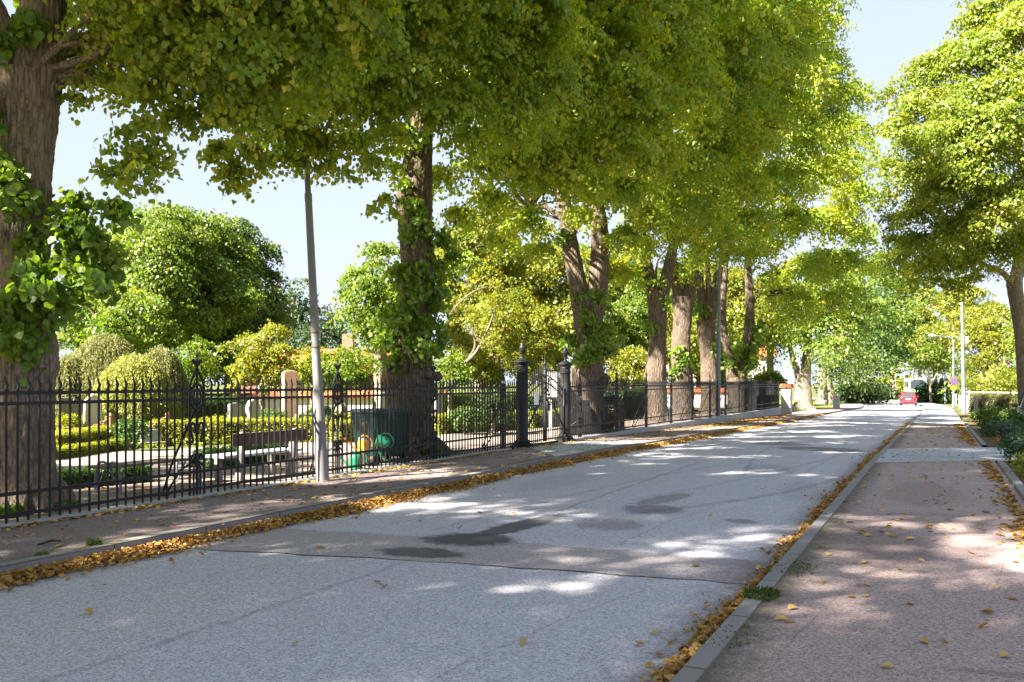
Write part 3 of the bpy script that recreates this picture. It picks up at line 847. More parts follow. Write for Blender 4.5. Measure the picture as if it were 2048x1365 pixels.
# gate
def pillar(y, label):
    t = thing('gate_pillar', (FX, y, 0), label, 'pillar', 'iron gate pillars')
    b = MB(); b.lathe((FX, y, -.06), [(.30, 0), (.30, .09)], 20); b.lathe((FX, y, .03), [(.225, 0), (.235, .03), (.215, .05), (.185, .07), (.195, .10), (.165, .14)], 24)
    for k in range(6):
        a = k * PI / 3; b.lathe((FX + .205 * math.cos(a), y + .205 * math.sin(a), .07), [(.016, 0), (.016, .02), (.006, .03)], 6)
    b.obj('base', M['iron'], t, True)
    s = MB(); s.lathe((FX, y, .16), [(.150, 0), (.150, .80), (.146, .82), (.143, 1.70)], 40, (2, 3, .90)); s.obj('shaft', M['iron'], t, True)
    c = MB(); c.lathe((FX, y, 1.855), [(.146, 0), (.158, .012), (.158, .03), (.146, .04), (.147, .15), (.160, .165), (.152, .18), (.16, .20), (.185, .225), (.205, .245), (.210, .262), (.195, .285), (.14, .315), (.085, .345), (.06, .36)], 28)
    for k in range(8):
        a = k * PI / 4; c.lathe((FX + .147 * math.cos(a), y + .147 * math.sin(a), 1.93), [(.004, -.02), (.02, 0), (.004, .02)], 6)
    c.obj('capital', M['iron'], t, True)
    f = MB(); f.lathe((FX, y, 2.21), [(.055, 0), (.035, .02), (.03, .05), (.055, .065), (.055, .08), (.03, .10), (.045, .13), (.072, .19), (.080, .225), (.078, .25), (.088, .262), (.078, .275), (.066, .30), (.05, .345), (.03, .385), (.02, .40), (.026, .415), (.012, .435), (.004, .445)], 16)
    f.obj('finial', M['iron'], t, True)
GY0, GY1 = 19.85, 22.65
pillar(GY0, 'black fluted iron gate pillar nearer the bin, left side of the gate')
pillar(GY1, 'black fluted iron gate pillar on the right side of the gate')
gate = thing('iron_gate', (FX, (GY0 + GY1) / 2, 0), 'tall black double iron gate with rails rising to a centre spike', 'gate')
gm = (GY0 + GY1) / 2
for s in (-1, 1):
    b = MB()
    e = gm + s * (GY1 - GY0 - .40) / 2
    n = 10
    def top(t): return 1.40 + .42 * (t ** 1.0) + .06 * math.sin(t * PI)        # t: 0 at pillar, 1 at centre
    for k in range(1, n):
        t = k / n; y = e + (gm - e) * t; zt = top(t)
        b.tube([(FX, y, .05), (FX, y, zt + .10)], .013, 6)
        b.lathe((FX, y, zt + .10), [(.013, 0), (.022, .008), (.013, .02), (.018, .05), (.012, .11), (.002, .19)], 6)
    for off in (0, -.20):
        pts = [(FX, e + (gm - e) * t, top(t) + off) for t in np.linspace(0, 1, 9)]
        b.tube(pts, .017, 6)
    for z in (.10, .33): b.box((FX, (e + gm) / 2, z), (.024, abs(gm - e), .036))
    b.tube([(FX + .02, gm, 1.52), (FX + .02, e, .40)], .017, 6)
    b.tube([(FX + .02, gm, 1.40), (FX + .02, e, .36)], .012, 6)
    b.tube([(FX, e, .05), (FX, e, 1.5)], .02, 6)
    for k in range(3):
        t = .93 - k * .14; b.ring((FX, e + (gm - e) * t, top(t) - .10), (0, 1, 0), (0, 0, 1), .05, .07, .009, 12)
    leaf = b.obj('gate_leaf', M['iron'], gate, True)
    if s < 0:
        q = MB(); q.box((FX + .035, gm - .62, 1.20), (.008, .26, .34)); npl = q.obj('notice_plate', M['white'], leaf, False, .01)
c = MB(); c.box((FX, gm, 1.0), (.07, .08, 1.9)); c.lathe((FX, gm, 1.95), [(.05, 0), (.055, .02), (.03, .05), (.035, .12), (.045, .16), (.02, .22), (.012, .30), (.002, .42)], 10)
c.obj('gate_post', M['iron'], gate, True, .006)
c = MB(); c.box((FX + .06, gm + .03, .98), (.07, .16, .26)); c.tube([(FX + .09, gm + .05, 1.02), (FX + .16, gm + .05, 1.03), (FX + .17, gm + .17, 1.02)], .012, 6); c.obj('lock_box', M['iron'], gate, True, .008)

# ------------------------------------------------------------------ trees
def pxline(pts, d):
    """[(u, v, width px)] -> world points and radii at distance d; lower points sink in the ground"""
    return [P(u, v, d) for u, v, w in pts], [px(w, d) / 2 for u, v, w in pts]
def stem(b, pts, rad, n, seed, bark=.07, k=6):
    p, r = catmull(pts, rad, k)
    V, Fc = tube(p, r, n, bark, seed)
    b.add(V, list(Fc) + [tuple(range(len(V) - n, len(V)))])
    return p[-1]
def limb(b, a, c, r0, r1, n=7, sag=.12, seed=0):
    a = np.asarray(a, float); c = np.asarray(c, float)
    L = np.linalg.norm(c - a)
    rs = np.random.default_rng(seed)
    m1 = a * .66 + c * .34 + rs.normal(size=3) * L * .06 + np.array([0, 0, L * sag]); m2 = a * .33 + c * .67 + rs.normal(size=3) * L * .06 + np.array([0, 0, L * sag])
    p, r = catmull([a, m1, m2, c], [r0, r0 * .8 + r1 * .2, r0 * .4 + r1 * .6, r1], 4)
    V, Fc = tube(p, r, n, .05, seed)
    b.add(V, Fc)
def row_tree(label, d, main, forks, lobes, size, shoots=(), hexa=True, upper=None, mat='lime', bark='bark', seg=20, dens=.86, shoot_size=None, group='lime trees in the row', usize=.22, burls=(), name='lime_tree', lift=0.0):
    """main: [(u,v,w)] up the trunk; forks: stems; lobes: [(u,v,depth,r m)]; upper: [(x,y,z,r)] coarse crown out of the frame, boughs added for shade included"""
    mp, mr = pxline(main, d)
    base = np.array(mp[0]); base[2] = min(base[2], zc(base[1]) if base[0] < FX else g(base[1])) - .1
    root = thing(name, (base[0], base[1], 0), label, 'tree', group)
    b = MB()
    mp[0] = base
    tips = [stem(b, mp, mr, seg, int(d * 7), .07 if seg < 48 else .05, 6 if seg < 48 else 14)]
    for f in forks:
        fp, fr = pxline(f, d)
        tips.append(stem(b, fp, fr, max(8, seg // 2), int(d * 3 + f[0][0])))
    for (u, v, r, du) in burls:
        c = P(u, v, d) + DIR * du
        for k in range(7):
            o = rng.normal(size=3) * r * .45
            bb = bmesh.new(); bmesh.ops.create_icosphere(bb, subdivisions=2, radius=r * rng.uniform(.5, .85))
            vv = [(np.array(x.co) * (1 + .12 * rng.normal()) + c + o) for x in bb.verts]; ff = [tuple(w.index for w in f.verts) for f in bb.faces]
            bb.free(); b.add(vv, ff)
    # root flare
    for k in range(7):
        a = k * 2 * PI / 7 + rng.uniform(-.3, .3); r0 = mr[1]
        q = np.array([math.cos(a), math.sin(a), 0])
        zb = base[2]
        b.tube([mp[1] + q * r0 * .45 + np.array([0, 0, (base[2] - mp[1][2]) * .25 + .25]), np.array([base[0], base[1], zb + .25]) + q * r0 * 1.05, np.array([base[0], base[1], zb + .02]) + q * r0 * rng.uniform(1.45, 1.9)], [r0 * .42, r0 * .34, r0 * .12], 8)
    L = Leaves(); U = Leaves()
    for i, (u, v, dd, r) in enumerate(lobes):
        c = P(u, v, dd)
        L.lobe(c, r, max(size, .0030 * dd), dens, per=(int(44 + 1.6 * dd) if r > .3 else 22), flat=(.85 if dd < 17 else .66))
        if r > .32:
            tip = min(tips, key=lambda t: np.linalg.norm(t - c))
            limb(b, tip, c, min(.07, .02 + r * .03), .010, 6, .10, i)
        for k in range(int(2 + r * 3)):
            o = nrmz(rng.normal(size=3)) * r * .75
            limb(b, c, c + o * np.array([1, 1, .8]) - np.array([0, 0, .1 * r]), .014 + .006 * r, .004, 4, .05, i * 31 + k)
    if upper:
        for (x, y, z, r) in upper: U.lobe((x, y, z), r, usize, .64, core=.3, tilt=.6)
        for q in range(len(U.p)):
            L.p.append(U.p[q]); L.n.append(U.n[q]); L.t.append(U.t[q]); L.z.append(U.z[q]); L.r.append(U.r[q]); L.c.append(U.c[q])
    if L.p: leaves_obj('crown', L, M[mat], root, hexa)
    if shoots:
        for (u, v, r, du) in shoots:
            S = Leaves()
            c0 = P(u, v, d) + DIR * du; r = r * .88
            for q in range(4):
                off = rng.normal(size=3) * r * .42
                S.lobe(c0 + off, r * rng.uniform(.42, .74), shoot_size or max(.10, .0035 * d), .85, per=12, up=.45, tilt=.5)
                b.tube([c0 - DIR * du * .8, c0 + off * .6, c0 + off], [.014, .008, .003], 4)
            leaves_obj('leafy_shoot', S, M['shoot'], root, True, .48)['kind'] = 'stuff'
    b.obj('trunk', M[bark], root, True)
    return root
def dome(cx, cy_, zb, zt, rx, ry, n, seed, lr=.36):
    rs = np.random.default_rng(seed); out = []
    for k in range(n):
        z = 1 - 2 * (k + .5) / n; a = k * 2.39996 + rs.uniform(-.3, .3); q = math.sqrt(max(0, 1 - z * z))
        f = rs.uniform(.62, .80)
        out.append((cx + rx * f * q * math.cos(a), cy_ + ry * f * q * math.sin(a), (zb + zt) / 2 + (zt - zb) / 2 * f * z, lr * min(rx, (zt - zb) / 2) * rs.uniform(.85, 1.2)))
    out.append((cx, cy_, (zb + zt) / 2, lr * 1.3 * min(rx, (zt - zb) / 2)))
    return out

# T1: the big trunk at the left edge
row_tree('thick old lime trunk behind the railing at the left edge, leafy shoots on its side', 11.1,
    [(54, 1022, 175), (52, 985, 126), (50, 930, 110), (49, 850, 104), (52, 770, 106), (57, 715, 112), (52, 640, 94), (50, 560, 88), (50, 450, 92), (52, 330, 94), (58, 230, 104), (64, 150, 110)],
    [[(75, 165, 92), (86, 60, 84), (92, -40, 78), (112, -200, 60)], [(40, 190, 70), (14, 90, 56), (-22, 10, 50), (-80, -120, 42)]],
    [(225, 40, 11.5, .62), (190, 110, 11.3, .42), (150, 200, 11.2, .20), (160, 150, 11.6, .26), (215, 160, 11, .34), (265, 50, 10.8, .75), (330, 100, 10.4, .72), (300, 190, 10.6, .45), (390, 30, 10.2, .9), (410, 130, 10.4, .68),
     (360, 235, 10.6, .30), (480, 90, 10, .85), (500, 200, 10.6, .62), (430, 232, 11, .34), (570, 40, 10.2, .9), (600, 140, 11, .72), (300, -90, 10, 1.2), (480, -120, 9.6, 1.3), (210, -110, 11, 1.0), (640, -80, 10, 1.2), (700, 40, 11, .8),
     (290, 250, 10.2, .17), (250, 275, 10.1, .16), (275, 310, 10.1, .19), (225, 300, 10.1, .10), (320, 335, 10.2, .16), (240, 345, 10.2, .13), (285, 375, 10.2, .16), (315, 290, 10.2, .13), (215, 340, 10.2, .09), (340, 315, 10.2, .11), (280, 345, 10.1, .15)],
    .068, shoots=[(130, 470, .42, -.25), (190, 470, .38, -.2), (100, 560, .40, -.45), (170, 540, .40, -.3), (60, 600, .30, -.5), (110, 640, .42, -.45), (60, 660, .34, -.5), (150, 620, .30, -.3), (230, 500, .22, -.1), (165, 410, .16, -.1), (235, 430, .20, -.1), (210, 560, .2, -.1), (90, 690, .25, -.5),
                  (20, 260, .22, -.45), (25, 340, .16, -.5), (10, 230, .18, -.4), (60, 375, .14, -.5), (95, 80, .16, -.45), (35, 100, .14, -.45), (10, 480, .14, -.5), (85, 415, .10, -.5), (30, 400, .12, -.5), (5, 1010, .2, -.6)],
    upper=dome(-11.5, 7.0, 7.2, 15.0, 6.8, 5.5, 22, 1, .42) + [(-16.5, 4.5, 6.0, 1.8), (-17.2, 7.0, 7.0, 1.7), (-15.0, 2.0, 5.6, 1.8), (-18.5, 3.5, 7.0, 1.8), (-15.2, 5.6, 6.6, 1.6), (-13.2, 3.5, 5.4, 1.5), (-5.6, 6.0, 9.6, 2.2), (-6.2, 3.2, 10.5, 2.2), (-4.6, 8.0, 9.8, 1.8), (-7.5, 9.0, 11.0, 2.2), (-7.5, 4.5, 9.4, 2.4), (-8.5, 2.2, 11.2, 2.5), (-9.0, .6, 12.8, 2.5), (-7.0, 1.8, 12.0, 2.3), (-6.0, 7.6, 11.2, 2.2), (-8.4, 7.4, 12.6, 2.3)], seg=110, shoot_size=.092)  # lobes after the dome: unseen boughs added to shade road and benches
# T2
row_tree('dark ivy-like leafy lime trunk standing behind the green bin', 19.6,
    [(826, 908, 118), (822, 890, 98), (820, 850, 92), (818, 800, 90), (820, 755, 88), (828, 725, 76), (832, 650, 62), (836, 560, 68), (832, 470, 66), (830, 400, 70), (834, 330, 58), (838, 250, 52), (842, 170, 46)],
    [[(842, 180, 40), (860, 60, 34), (880, -60, 28)], [(838, 180, 34), (800, 80, 28), (770, -40, 22)], [(838, 240, 22), (790, 200, 14), (730, 170, 10)]],
    [(470, 335, 13, .26), (500, 300, 13, .36), (440, 300, 13.2, .30), (470, 372, 13, .18), (420, 315, 13.1, .16), (450, 350, 13, .2), (540, 320, 13.4, .28), (560, 260, 13.5, .52), (520, 220, 13.5, .6), (620, 280, 13.6, .52), (600, 330, 13.6, .22), (650, 335, 13.8, .22), (700, 290, 14, .50), (690, 350, 14, .16), (740, 330, 14.2, .22), (640, 200, 13.2, .8), (720, 200, 14, .8), (760, 110, 13.5, 1.0), (680, 60, 13, 1.0), (830, 190, 14.2, .55), (850, 70, 14, 1.0), (910, 200, 14.5, .8), (900, -50, 13.5, 1.3), (760, -70, 13, 1.2),
     (960, 100, 15, 1.1), (1000, 220, 15.5, .9), (930, 280, 15.5, .5), (870, 240, 14.4, .3), (1040, 10, 15, 1.3), (1060, 150, 16, 1.2), (1010, -90, 15, 1.4), (960, 330, 17, .6), (780, 270, 15, .42), (790, 340, 17, .3), (770, 400, 18.5, .28), (745, 420, 18.4, .12), (785, 430, 18.6, .22)],
    .072, shoots=[(800, 560, .48, -.35), (860, 540, .5, -.3), (850, 470, .45, -.35), (820, 600, .5, -.5), (870, 600, .45, -.2), (800, 650, .5, -.4), (850, 660, .55, -.45), (780, 680, .4, -.2), (880, 660, .36, -.1), (830, 700, .5, -.55), (790, 620, .4, -.1), (870, 700, .35, -.3), (770, 650, .3, .0), (815, 400, .3, -.35), (835, 430, .3, -.4), (800, 300, .2, -.3), (835, 290, .2, -.3), (890, 480, .3, 0), (900, 520, .25, .1), (860, 900, .16, -.6)],
    bark='bark_dark', upper=dome(-11.8, 17.0, 9.0, 15.2, 6.0, 5.2, 20, 2, .42) + dome(-7.5, 14.0, 8.6, 13, 4.5, 4.5, 12, 3, .45) + [(-5.2, 12.0, 10.4, 2.1), (-4.8, 15.5, 11.6, 2.1), (-6.4, 18.5, 12.6, 2.1), (-4.4, 10.0, 9.8, 1.6), (-7.0, 20.0, 12.4, 2.3), (-8.2, 16.6, 13.8, 2.4), (-6.0, 14.0, 12.0, 2.2)], seg=84, shoot_size=.10,  # boughs listed after the domes are added out of view to shade road and pavement
    burls=[(800, 758, .30, -.12), (792, 775, .22, -.1), (812, 745, .26, -.2), (855, 765, .20, -.2), (848, 415, .12, -.2), (800, 405, .1, -.1)])
# T3
row_tree('double-stemmed lime with leafy shoots just right of the iron gate', 28.9,
    [(1178, 872, 74), (1178, 845, 64), (1176, 800, 62), (1174, 750, 64), (1178, 700, 54), (1176, 640, 58), (1178, 600, 62)],
    [[(1168, 625, 46), (1156, 570, 38), (1144, 510, 34), (1134, 450, 32), (1126, 400, 28), (1110, 330, 22)], [(1188, 625, 46), (1197, 560, 42), (1200, 490, 38), (1196, 430, 32), (1190, 380, 26), (1210, 300, 20)], [(1128, 440, 14), (1090, 415, 9), (1060, 420, 6)]],
    [(980, 400, 22, .8), (1020, 330, 20, 1.0), (1050, 440, 24, .8), (1090, 360, 21, 1.1), (1000, 480, 26, .7), (1080, 500, 27, .6), (1130, 300, 20, 1.2), (1180, 360, 22, .9), (1230, 280, 20, 1.2), (1250, 380, 24, 1.0), (1160, 430, 26, .6), (1250, 470, 28, .8), (1230, 540, 30, .8), (1150, 190, 18.5, 1.2), (1120, 90, 17.5, 1.2), (1220, 120, 18.5, 1.4), (1280, 200, 20, 1.4), (1210, 20, 18, 1.5), (1310, 60, 20, 1.7), (1130, -60, 17.5, 1.5), (1280, -90, 19, 1.8), (1380, -40, 21, 1.9), (920, 430, 25, .7), (930, 520, 28, .6), (1310, 300, 23, 1.2), (1350, 160, 22, 1.6), (1050, 250, 18, .9), (880, 350, 26, .8), (1290, 430, 27, .8)],
    .085, shoots=[(1190, 690, .75, -.4), (1170, 660, .55, -.4), (1140, 690, .5, 0), (1210, 660, .5, -.1), (1180, 715, .6, -.5), (1220, 690, .45, 0), (1190, 600, .35, -.4), (1175, 640, .35, -.5), (1160, 600, .25, -.3), (1130, 470, .3, -.2)],
    bark='bark_dark', upper=dome(-11.5, 28, 9.2, 15.8, 6.2, 5.0, 20, 4, .42) + dome(-7, 24, 9.5, 13.5, 4, 4.5, 10, 5, .45) + [(-5.0, 21.0, 13.2, 2.0), (-5.6, 25.0, 14.4, 2.0)], usize=0.16, seg=28, burls=[(1200, 765, .28, -.1), (1155, 760, .2, -.1)])  # last two upper lobes added above the frame to shade the road
# T4
row_tree('lime forking into a wide Y, third trunk right of the gate pillar', 36.5,
    [(1313, 850, 62), (1313, 825, 44), (1313, 790, 40), (1312, 740, 42), (1316, 690, 36), (1316, 630, 37), (1314, 585, 40)],
    [[(1308, 600, 26), (1300, 560, 24), (1292, 520, 20), (1285, 470, 16), (1270, 400, 12)], [(1322, 600, 26), (1333, 555, 24), (1343, 510, 20), (1352, 470, 16), (1360, 400, 12)]],
    [(1280, 490, 34, 1.0), (1330, 450, 32, 1.2), (1380, 400, 29, 1.4), (1350, 340, 27, 1.5), (1420, 300, 26, 1.6), (1430, 200, 25, 1.9), (1480, 110, 25, 2.1), (1420, 40, 24, 2.0), (1420, 440, 31, 1.2), (1470, 370, 29, 1.5), (1500, 260, 27, 1.9), (1460, -60, 24, 2.2), (1560, 0, 26, 2.3), (1260, 550, 36, .8), (1300, 560, 36, .5), (1380, 470, 33, .9), (1560, 120, 27, 1.9), (1540, 200, 28, 1.6)],
    .095, bark='bark_dark', upper=dome(-11.8, 36, 9.5, 16, 6.0, 4.6, 18, 6, .42), usize=.15, seg=24, hexa=False, burls=[(1302, 758, .22, -.1)], shoots=[(1325, 600, .3, -.3), (1300, 655, .25, -.3), (1340, 470, .4, -.1)])
# T5
row_tree('lime with a mid-trunk leaf tuft, left of the slim grey lamp post', 40.5,
    [(1364, 848, 66), (1364, 825, 48), (1364, 780, 44), (1364, 745, 42), (1362, 690, 37), (1366, 640, 37), (1368, 595, 42)],
    [[(1360, 610, 22), (1351, 565, 18), (1346, 520, 15), (1340, 450, 11)], [(1374, 610, 28), (1384, 560, 24), (1396, 515, 18), (1405, 450, 12)]],
    [(1450, 470, 37, 1.3), (1500, 440, 35, 1.5), (1400, 500, 38, .9), (1540, 360, 33, 1.9), (1580, 270, 32, 2.0), (1600, 170, 31, 2.1), (1590, 80, 31, 2.0), (1585, 0, 31, 2.0), (1535, -90, 30, 2.4), (1350, 520, 40, .7), (1370, 545, 40, .4), (1660, 200, 34, 1.5), (1655, 120, 33, 1.1), (1660, 40, 33, .7)],
    .105, bark='bark_dark', upper=dome(-11.8, 41, 9.5, 15.0, 5.5, 4.2, 16, 7, .42), usize=.15, seg=22, hexa=False, shoots=[(1356, 715, .55, -.4), (1375, 725, .35, -.3), (1350, 740, .3, -.2), (1395, 520, .35, -.2)])
# T6
row_tree('lime with three upright stems directly beside the slim grey lamp post', 45.5,
    [(1420, 842, 58), (1420, 815, 40), (1420, 780, 36), (1418, 720, 34), (1414, 670, 34), (1413, 640, 38)],
    [[(1408, 660, 20), (1403, 600, 18), (1399, 550, 15), (1397, 480, 10)], [(1418, 655, 24), (1428, 600, 20), (1438, 540, 16), (1445, 470, 11)], [(1414, 640, 14), (1417, 580, 12), (1415, 520, 10)]],
    [(1530, 490, 42, 1.5), (1580, 440, 40, 1.7), (1620, 350, 38, 2.0), (1650, 270, 37, 1.8), (1560, 550, 46, 1.2), (1610, 530, 44, 1.7), (1470, 510, 42, .9), (1430, 500, 42, .8), (1690, 250, 40, 1.4), (1680, 330, 40, 1.6), (1400, 510, 44, .6), (1710, 180, 39, .9), (1725, 290, 42, .8)],
    .115, bark='bark_dark', upper=dome(-11.8, 46, 9.5, 15.5, 5.2, 4.2, 14, 8, .42), usize=.16, seg=20, hexa=False, shoots=[(1430, 690, .4, -.3), (1400, 620, .25, -.3), (1440, 720, .3, -.2)])
# T7
row_tree('V-shaped dark lime at the end of the row before the brown boards', 50.5,
    [(1475, 838, 60), (1475, 812, 42), (1474, 780, 38), (1472, 755, 40)],
    [[(1466, 765, 24), (1457, 710, 17), (1447, 660, 14), (1446, 600, 13), (1450, 540, 12), (1455, 470, 9)], [(1480, 765, 28), (1490, 710, 22), (1499, 650, 20), (1499, 590, 17), (1496, 530, 14), (1500, 470, 10)], [(1500, 610, 8), (1515, 592, 6), (1530, 588, 3)]],
    [(1640, 440, 47, 1.9), (1680, 430, 48, 1.8), (1650, 520, 49, 1.9), (1690, 520, 50, 1.7), (1600, 590, 50, 1.5), (1650, 600, 52, 1.5), (1700, 380, 46, 1.6), (1720, 470, 50, 1.4), (1500, 500, 50, .9), (1560, 600, 52, 1.2), (1735, 540, 52, .9), (1735, 390, 46, .9), (1745, 330, 45, .5), (1590, 640, 53, 1.0), (1690, 580, 52, 1.2)],
    .125, bark='bark_dark', upper=dome(-11.8, 51.5, 10, 15.5, 5.2, 4.2, 14, 9, .42), usize=.17, seg=20, hexa=False, shoots=[(1505, 690, .7, -.3), (1500, 720, .6, -.3), (1510, 655, .5, -.2), (1480, 700, .4, -.3), (1455, 730, .35, -.2)])
# trees standing outside the left edge of the frame: they throw the shade over the foreground
for (x, y, lab, sd) in ((-11.0, -2.2, 'lime of the row just outside the left edge, shading the foreground', 21), (-11.0, -11.0, 'lime of the row farthest behind the photographer', 22)):
    root = thing('lime_tree', (x, y, 0), lab, 'tree', 'lime trees in the row')
    b = MB(); stem(b, [(x, y, -.1), (x, y, .6), (x + .1, y, 3), (x, y + .1, 8)], [.75, .5, .45, .3], 16, sd)
    L = Leaves(); lob = dome(x - .3, y, 5.5, 14.0, 6.0, 5.4, 24, sd, .42) + [(x + 5.2, y - 2.5, 9.0, 2.3), (x + 6.2, y + 1.0, 8.0, 1.8), (x + 4.2, y - 4.0, 11.5, 2.4), (x + 6.6, y - 3.5, 10.5, 2.2), (x + 3.5, y + 2.5, 12.5, 2.4)]  # lobes after the dome added toward the road to close its shade
    for i, (a, c_, e, r) in enumerate(lob): L.lobe((a, c_, e), r, .20, .62, core=.3, tilt=.6); limb(b, (x, y, 6.5), (a, c_, e), .1, .02, 6, .05, i)
    b.obj('trunk', M['bark'], root, True); leaves_obj('crown', L, M['lime'], root)
# T8, T9: beyond the corner, trunks in the sun
row_tree('pale sunlit double trunk on the grass beyond the masonry post', 74,
    [(1608, 824, 44), (1607, 805, 36), (1606, 770, 31), (1606, 740, 30)],
    [[(1611, 755, 22), (1614, 710, 17), (1615, 660, 13), (1616, 600, 9)], [(1600, 760, 16), (1590, 730, 12), (1580, 695, 9), (1575, 650, 7)]],
    [(1600, 660, 72, 2.3), (1640, 640, 72, 2.5), (1570, 650, 74, 1.6), (1620, 600, 72, 2.6), (1660, 690, 70, 1.9), (1690, 640, 72, 2.6), (1700, 580, 72, 2.6), (1740, 620, 74, 2.0), (1650, 550, 74, 2.8), (1690, 690, 72, 1.6), (1560, 690, 76, 1.2), (1590, 590, 76, 2.2), (1545, 640, 78, 2.0)],
    .21, mat='wood_a', bark='bark_pale', seg=16, hexa=False, upper=None)
row_tree('twin grey trunks in dappled shade beyond the small white post', 104,
    [(1645, 812, 22), (1645, 795, 18), (1644, 750, 15), (1646, 700, 12)],
    [[(1662, 814, 22), (1661, 790, 17), (1658, 755, 14), (1662, 700, 12)]],
    [(1690, 720, 100, 2.2), (1720, 700, 102, 2.8), (1740, 660, 104, 3.4), (1760, 600, 110, 3.4), (1760, 690, 108, 2.6), (1680, 740, 100, 1.6), (1740, 735, 106, 2.0), (1780, 710, 114, 1.8), (1720, 600, 108, 3.4), (1640, 700, 108, 2.2), (1785, 660, 116, 2.2), (1700, 750, 104, 1.2)],
    .28, mat='wood_b', bark='bark_pale', seg=12, hexa=False)
# R1: lime on the right
row_tree('lime on the right with a bare leaning trunk, its sunlit crown over the pavement', 40,
    [(2058, 850, 34), (2050, 800, 26), (2046, 740, 24), (2044, 690, 24), (2038, 630, 26), (2031, 580, 28), (2028, 550, 30)],
    [[(2022, 565, 14), (2004, 545, 11), (1985, 536, 8), (1950, 520, 5)], [(2032, 560, 24), (2040, 500, 20), (2048, 420, 16), (2040, 300, 12)], [(2036, 560, 14), (2060, 520, 12), (2090, 480, 9)]],
    [(u_, v_, d_, r_ * 1.2) for (u_, v_, d_, r_) in [(1830, 480, 37, .9), (1870, 520, 38, .9), (1930, 520, 38, .9), (1980, 490, 38, 1.0), (2040, 480, 37, 1.2), (1900, 460, 36, 1.1), (1960, 430, 35, 1.3), (1840, 420, 37, 1.0), (1880, 380, 35, 1.3), (2030, 400, 34, 1.5), (1950, 340, 34, 1.6), (1820, 350, 37, 1.0), (1840, 280, 36, 1.2), (1900, 280, 34, 1.5), (2000, 260, 33, 1.7), (1840, 200, 36, 1.2), (1800, 250, 38, .8), (1920, 190, 34, 1.6), (2030, 160, 33, 1.7), (1850, 140, 36, .9), (1960, 100, 34, 1.5), (1900, 110, 35, 1.1), (2040, 50, 33, 1.6), (1970, 30, 35, 1.2), (2000, -50, 35, 1.5), (1810, 160, 38, .45), (1790, 330, 39, .7), (1790, 440, 39, .6), (1800, 520, 40, .5), (1880, 560, 39, .45), (1840, 545, 39, .4), (2090, 320, 34, 1.6), (2100, 180, 34, 1.8), (2090, 470, 36, 1.3), (2100, 30, 34, 1.8), (1780, 190, 39, .5), (1778, 400, 40, .55), (1790, 480, 40, .6), (1815, 580, 40, .45), (1905, 575, 39, .45), (1780, 260, 39, .6), (1990, 545, 39, .4), (1945, 555, 39, .35),
     (1850, 540, 43, .9), (1920, 480, 45, 1.4), (1990, 400, 46, 1.8), (1880, 330, 45, 1.8), (1960, 220, 46, 2.0), (1880, 200, 44, 1.6)]] ,
    .115, mat='lime_sun', bark='bark_smooth', seg=18, hexa=False, dens=1.05, group='lime trees in the row' and None,
    upper=None)
print('leaves so far', LEAFCOUNT)

# background trees, hedges etc. follow
def bg_tree(name, label, cu, cv, d, ru, rv, mat, n=16, size=None, trunk=True, seed=0, lr=.42, dens=1.1, rd=None, base=None, bark='bark', group=None, up=.85, droop=.5, cat='tree', trunk_w=.35, gz=0.0):
    rs = np.random.default_rng(seed + 100)
    c = P(cu, cv, d); rx = px(ru, d); rzz = px(rv, d); ry = rd or rx
    root = thing(name, (c[0], c[1], gz), label, cat, group)
    L = Leaves(); b = MB(); sz = size or max(.10, .0032 * d)
    bx = c[0] if base is None else base[0]; by = c[1] if base is None else base[1]
    zfork = max(gz + .4, c[2] - rzz * .75)
    if trunk:
        stem(b, [(bx, by, gz - .1), (bx, by, gz + .5), (c[0], c[1], zfork), (c[0], c[1], c[2] + rzz * .3)], [trunk_w * 1.4, trunk_w, trunk_w * .8, trunk_w * .3], 10, seed)
    for k in range(n):
        z = 1 - 2 * (k + .5) / n; a = k * 2.39996 + rs.uniform(-.4, .4); q = math.sqrt(max(0, 1 - z * z))
        f = rs.uniform(.50, .92)
        cc = c + DIR * (ry * f * q * math.sin(a)) + RT * (rx * f * q * math.cos(a)) + np.array([0, 0, rzz * f * z])
        r = lr * min(rx, rzz) * rs.uniform(.55, 1.25) * (1.25 - .35 * f)
        L.lobe(cc, r, sz, dens, up=up, droop=droop)
        if trunk and k % 2 == 0: limb(b, (c[0], c[1], zfork), cc, trunk_w * .3, .02, 5, .05, k)
    L.lobe(c, (rx * .55, ry * .55, rzz * .6), sz * 1.2, .8)
    if trunk: b.obj('trunk', M[bark], root, True)
    leaves_obj('crown', L, M[mat], root)
    return root

# ------------------------------------------------------------------ churchyard and far trees
bg_tree('broadleaf_tree', 'tall olive-green tree left of the concrete pole, its crown rounded against the sky', 330, 560, 44, 180, 165, 'wood_a', 34, .14, True, 1, .40, rd=5.0)
bg_tree('broadleaf_tree', 'dark green tree with a few yellow twigs, right beside the concrete pole', 462, 590, 50, 112, 165, 'wood_b', 26, .15, True, 2, .46, rd=4.0)
bg_tree('broadleaf_tree', 'olive-yellow tree crown standing highest left of the concrete pole', 400, 500, 56, 70, 85, 'wood_y', 16, .16, True, 51, .44, rd=3.5)
bg_tree('broadleaf_tree', 'light green tree crown low between the trunk at the left edge and the weeping shrubs', 250, 640, 38, 90, 85, 'wood_a', 16, .13, True, 52, .42, rd=2.5)
bg_tree('broadleaf_tree', 'small olive tree on the slope of the treeline left of the pole', 540, 640, 60, 42, 85, 'wood_a', 12, .17, True, 53, .44)
bg_tree('broadleaf_tree', 'dark low tree under the tall churchyard trees', 470, 680, 46, 90, 80, 'wood_b', 14, .14, True, 3, .45)
bg_tree('broadleaf_tree', 'green tree seen behind the thick trunk at the left edge', 175, 590, 48, 110, 150, 'wood_a', 16, .15, True, 4, .42)
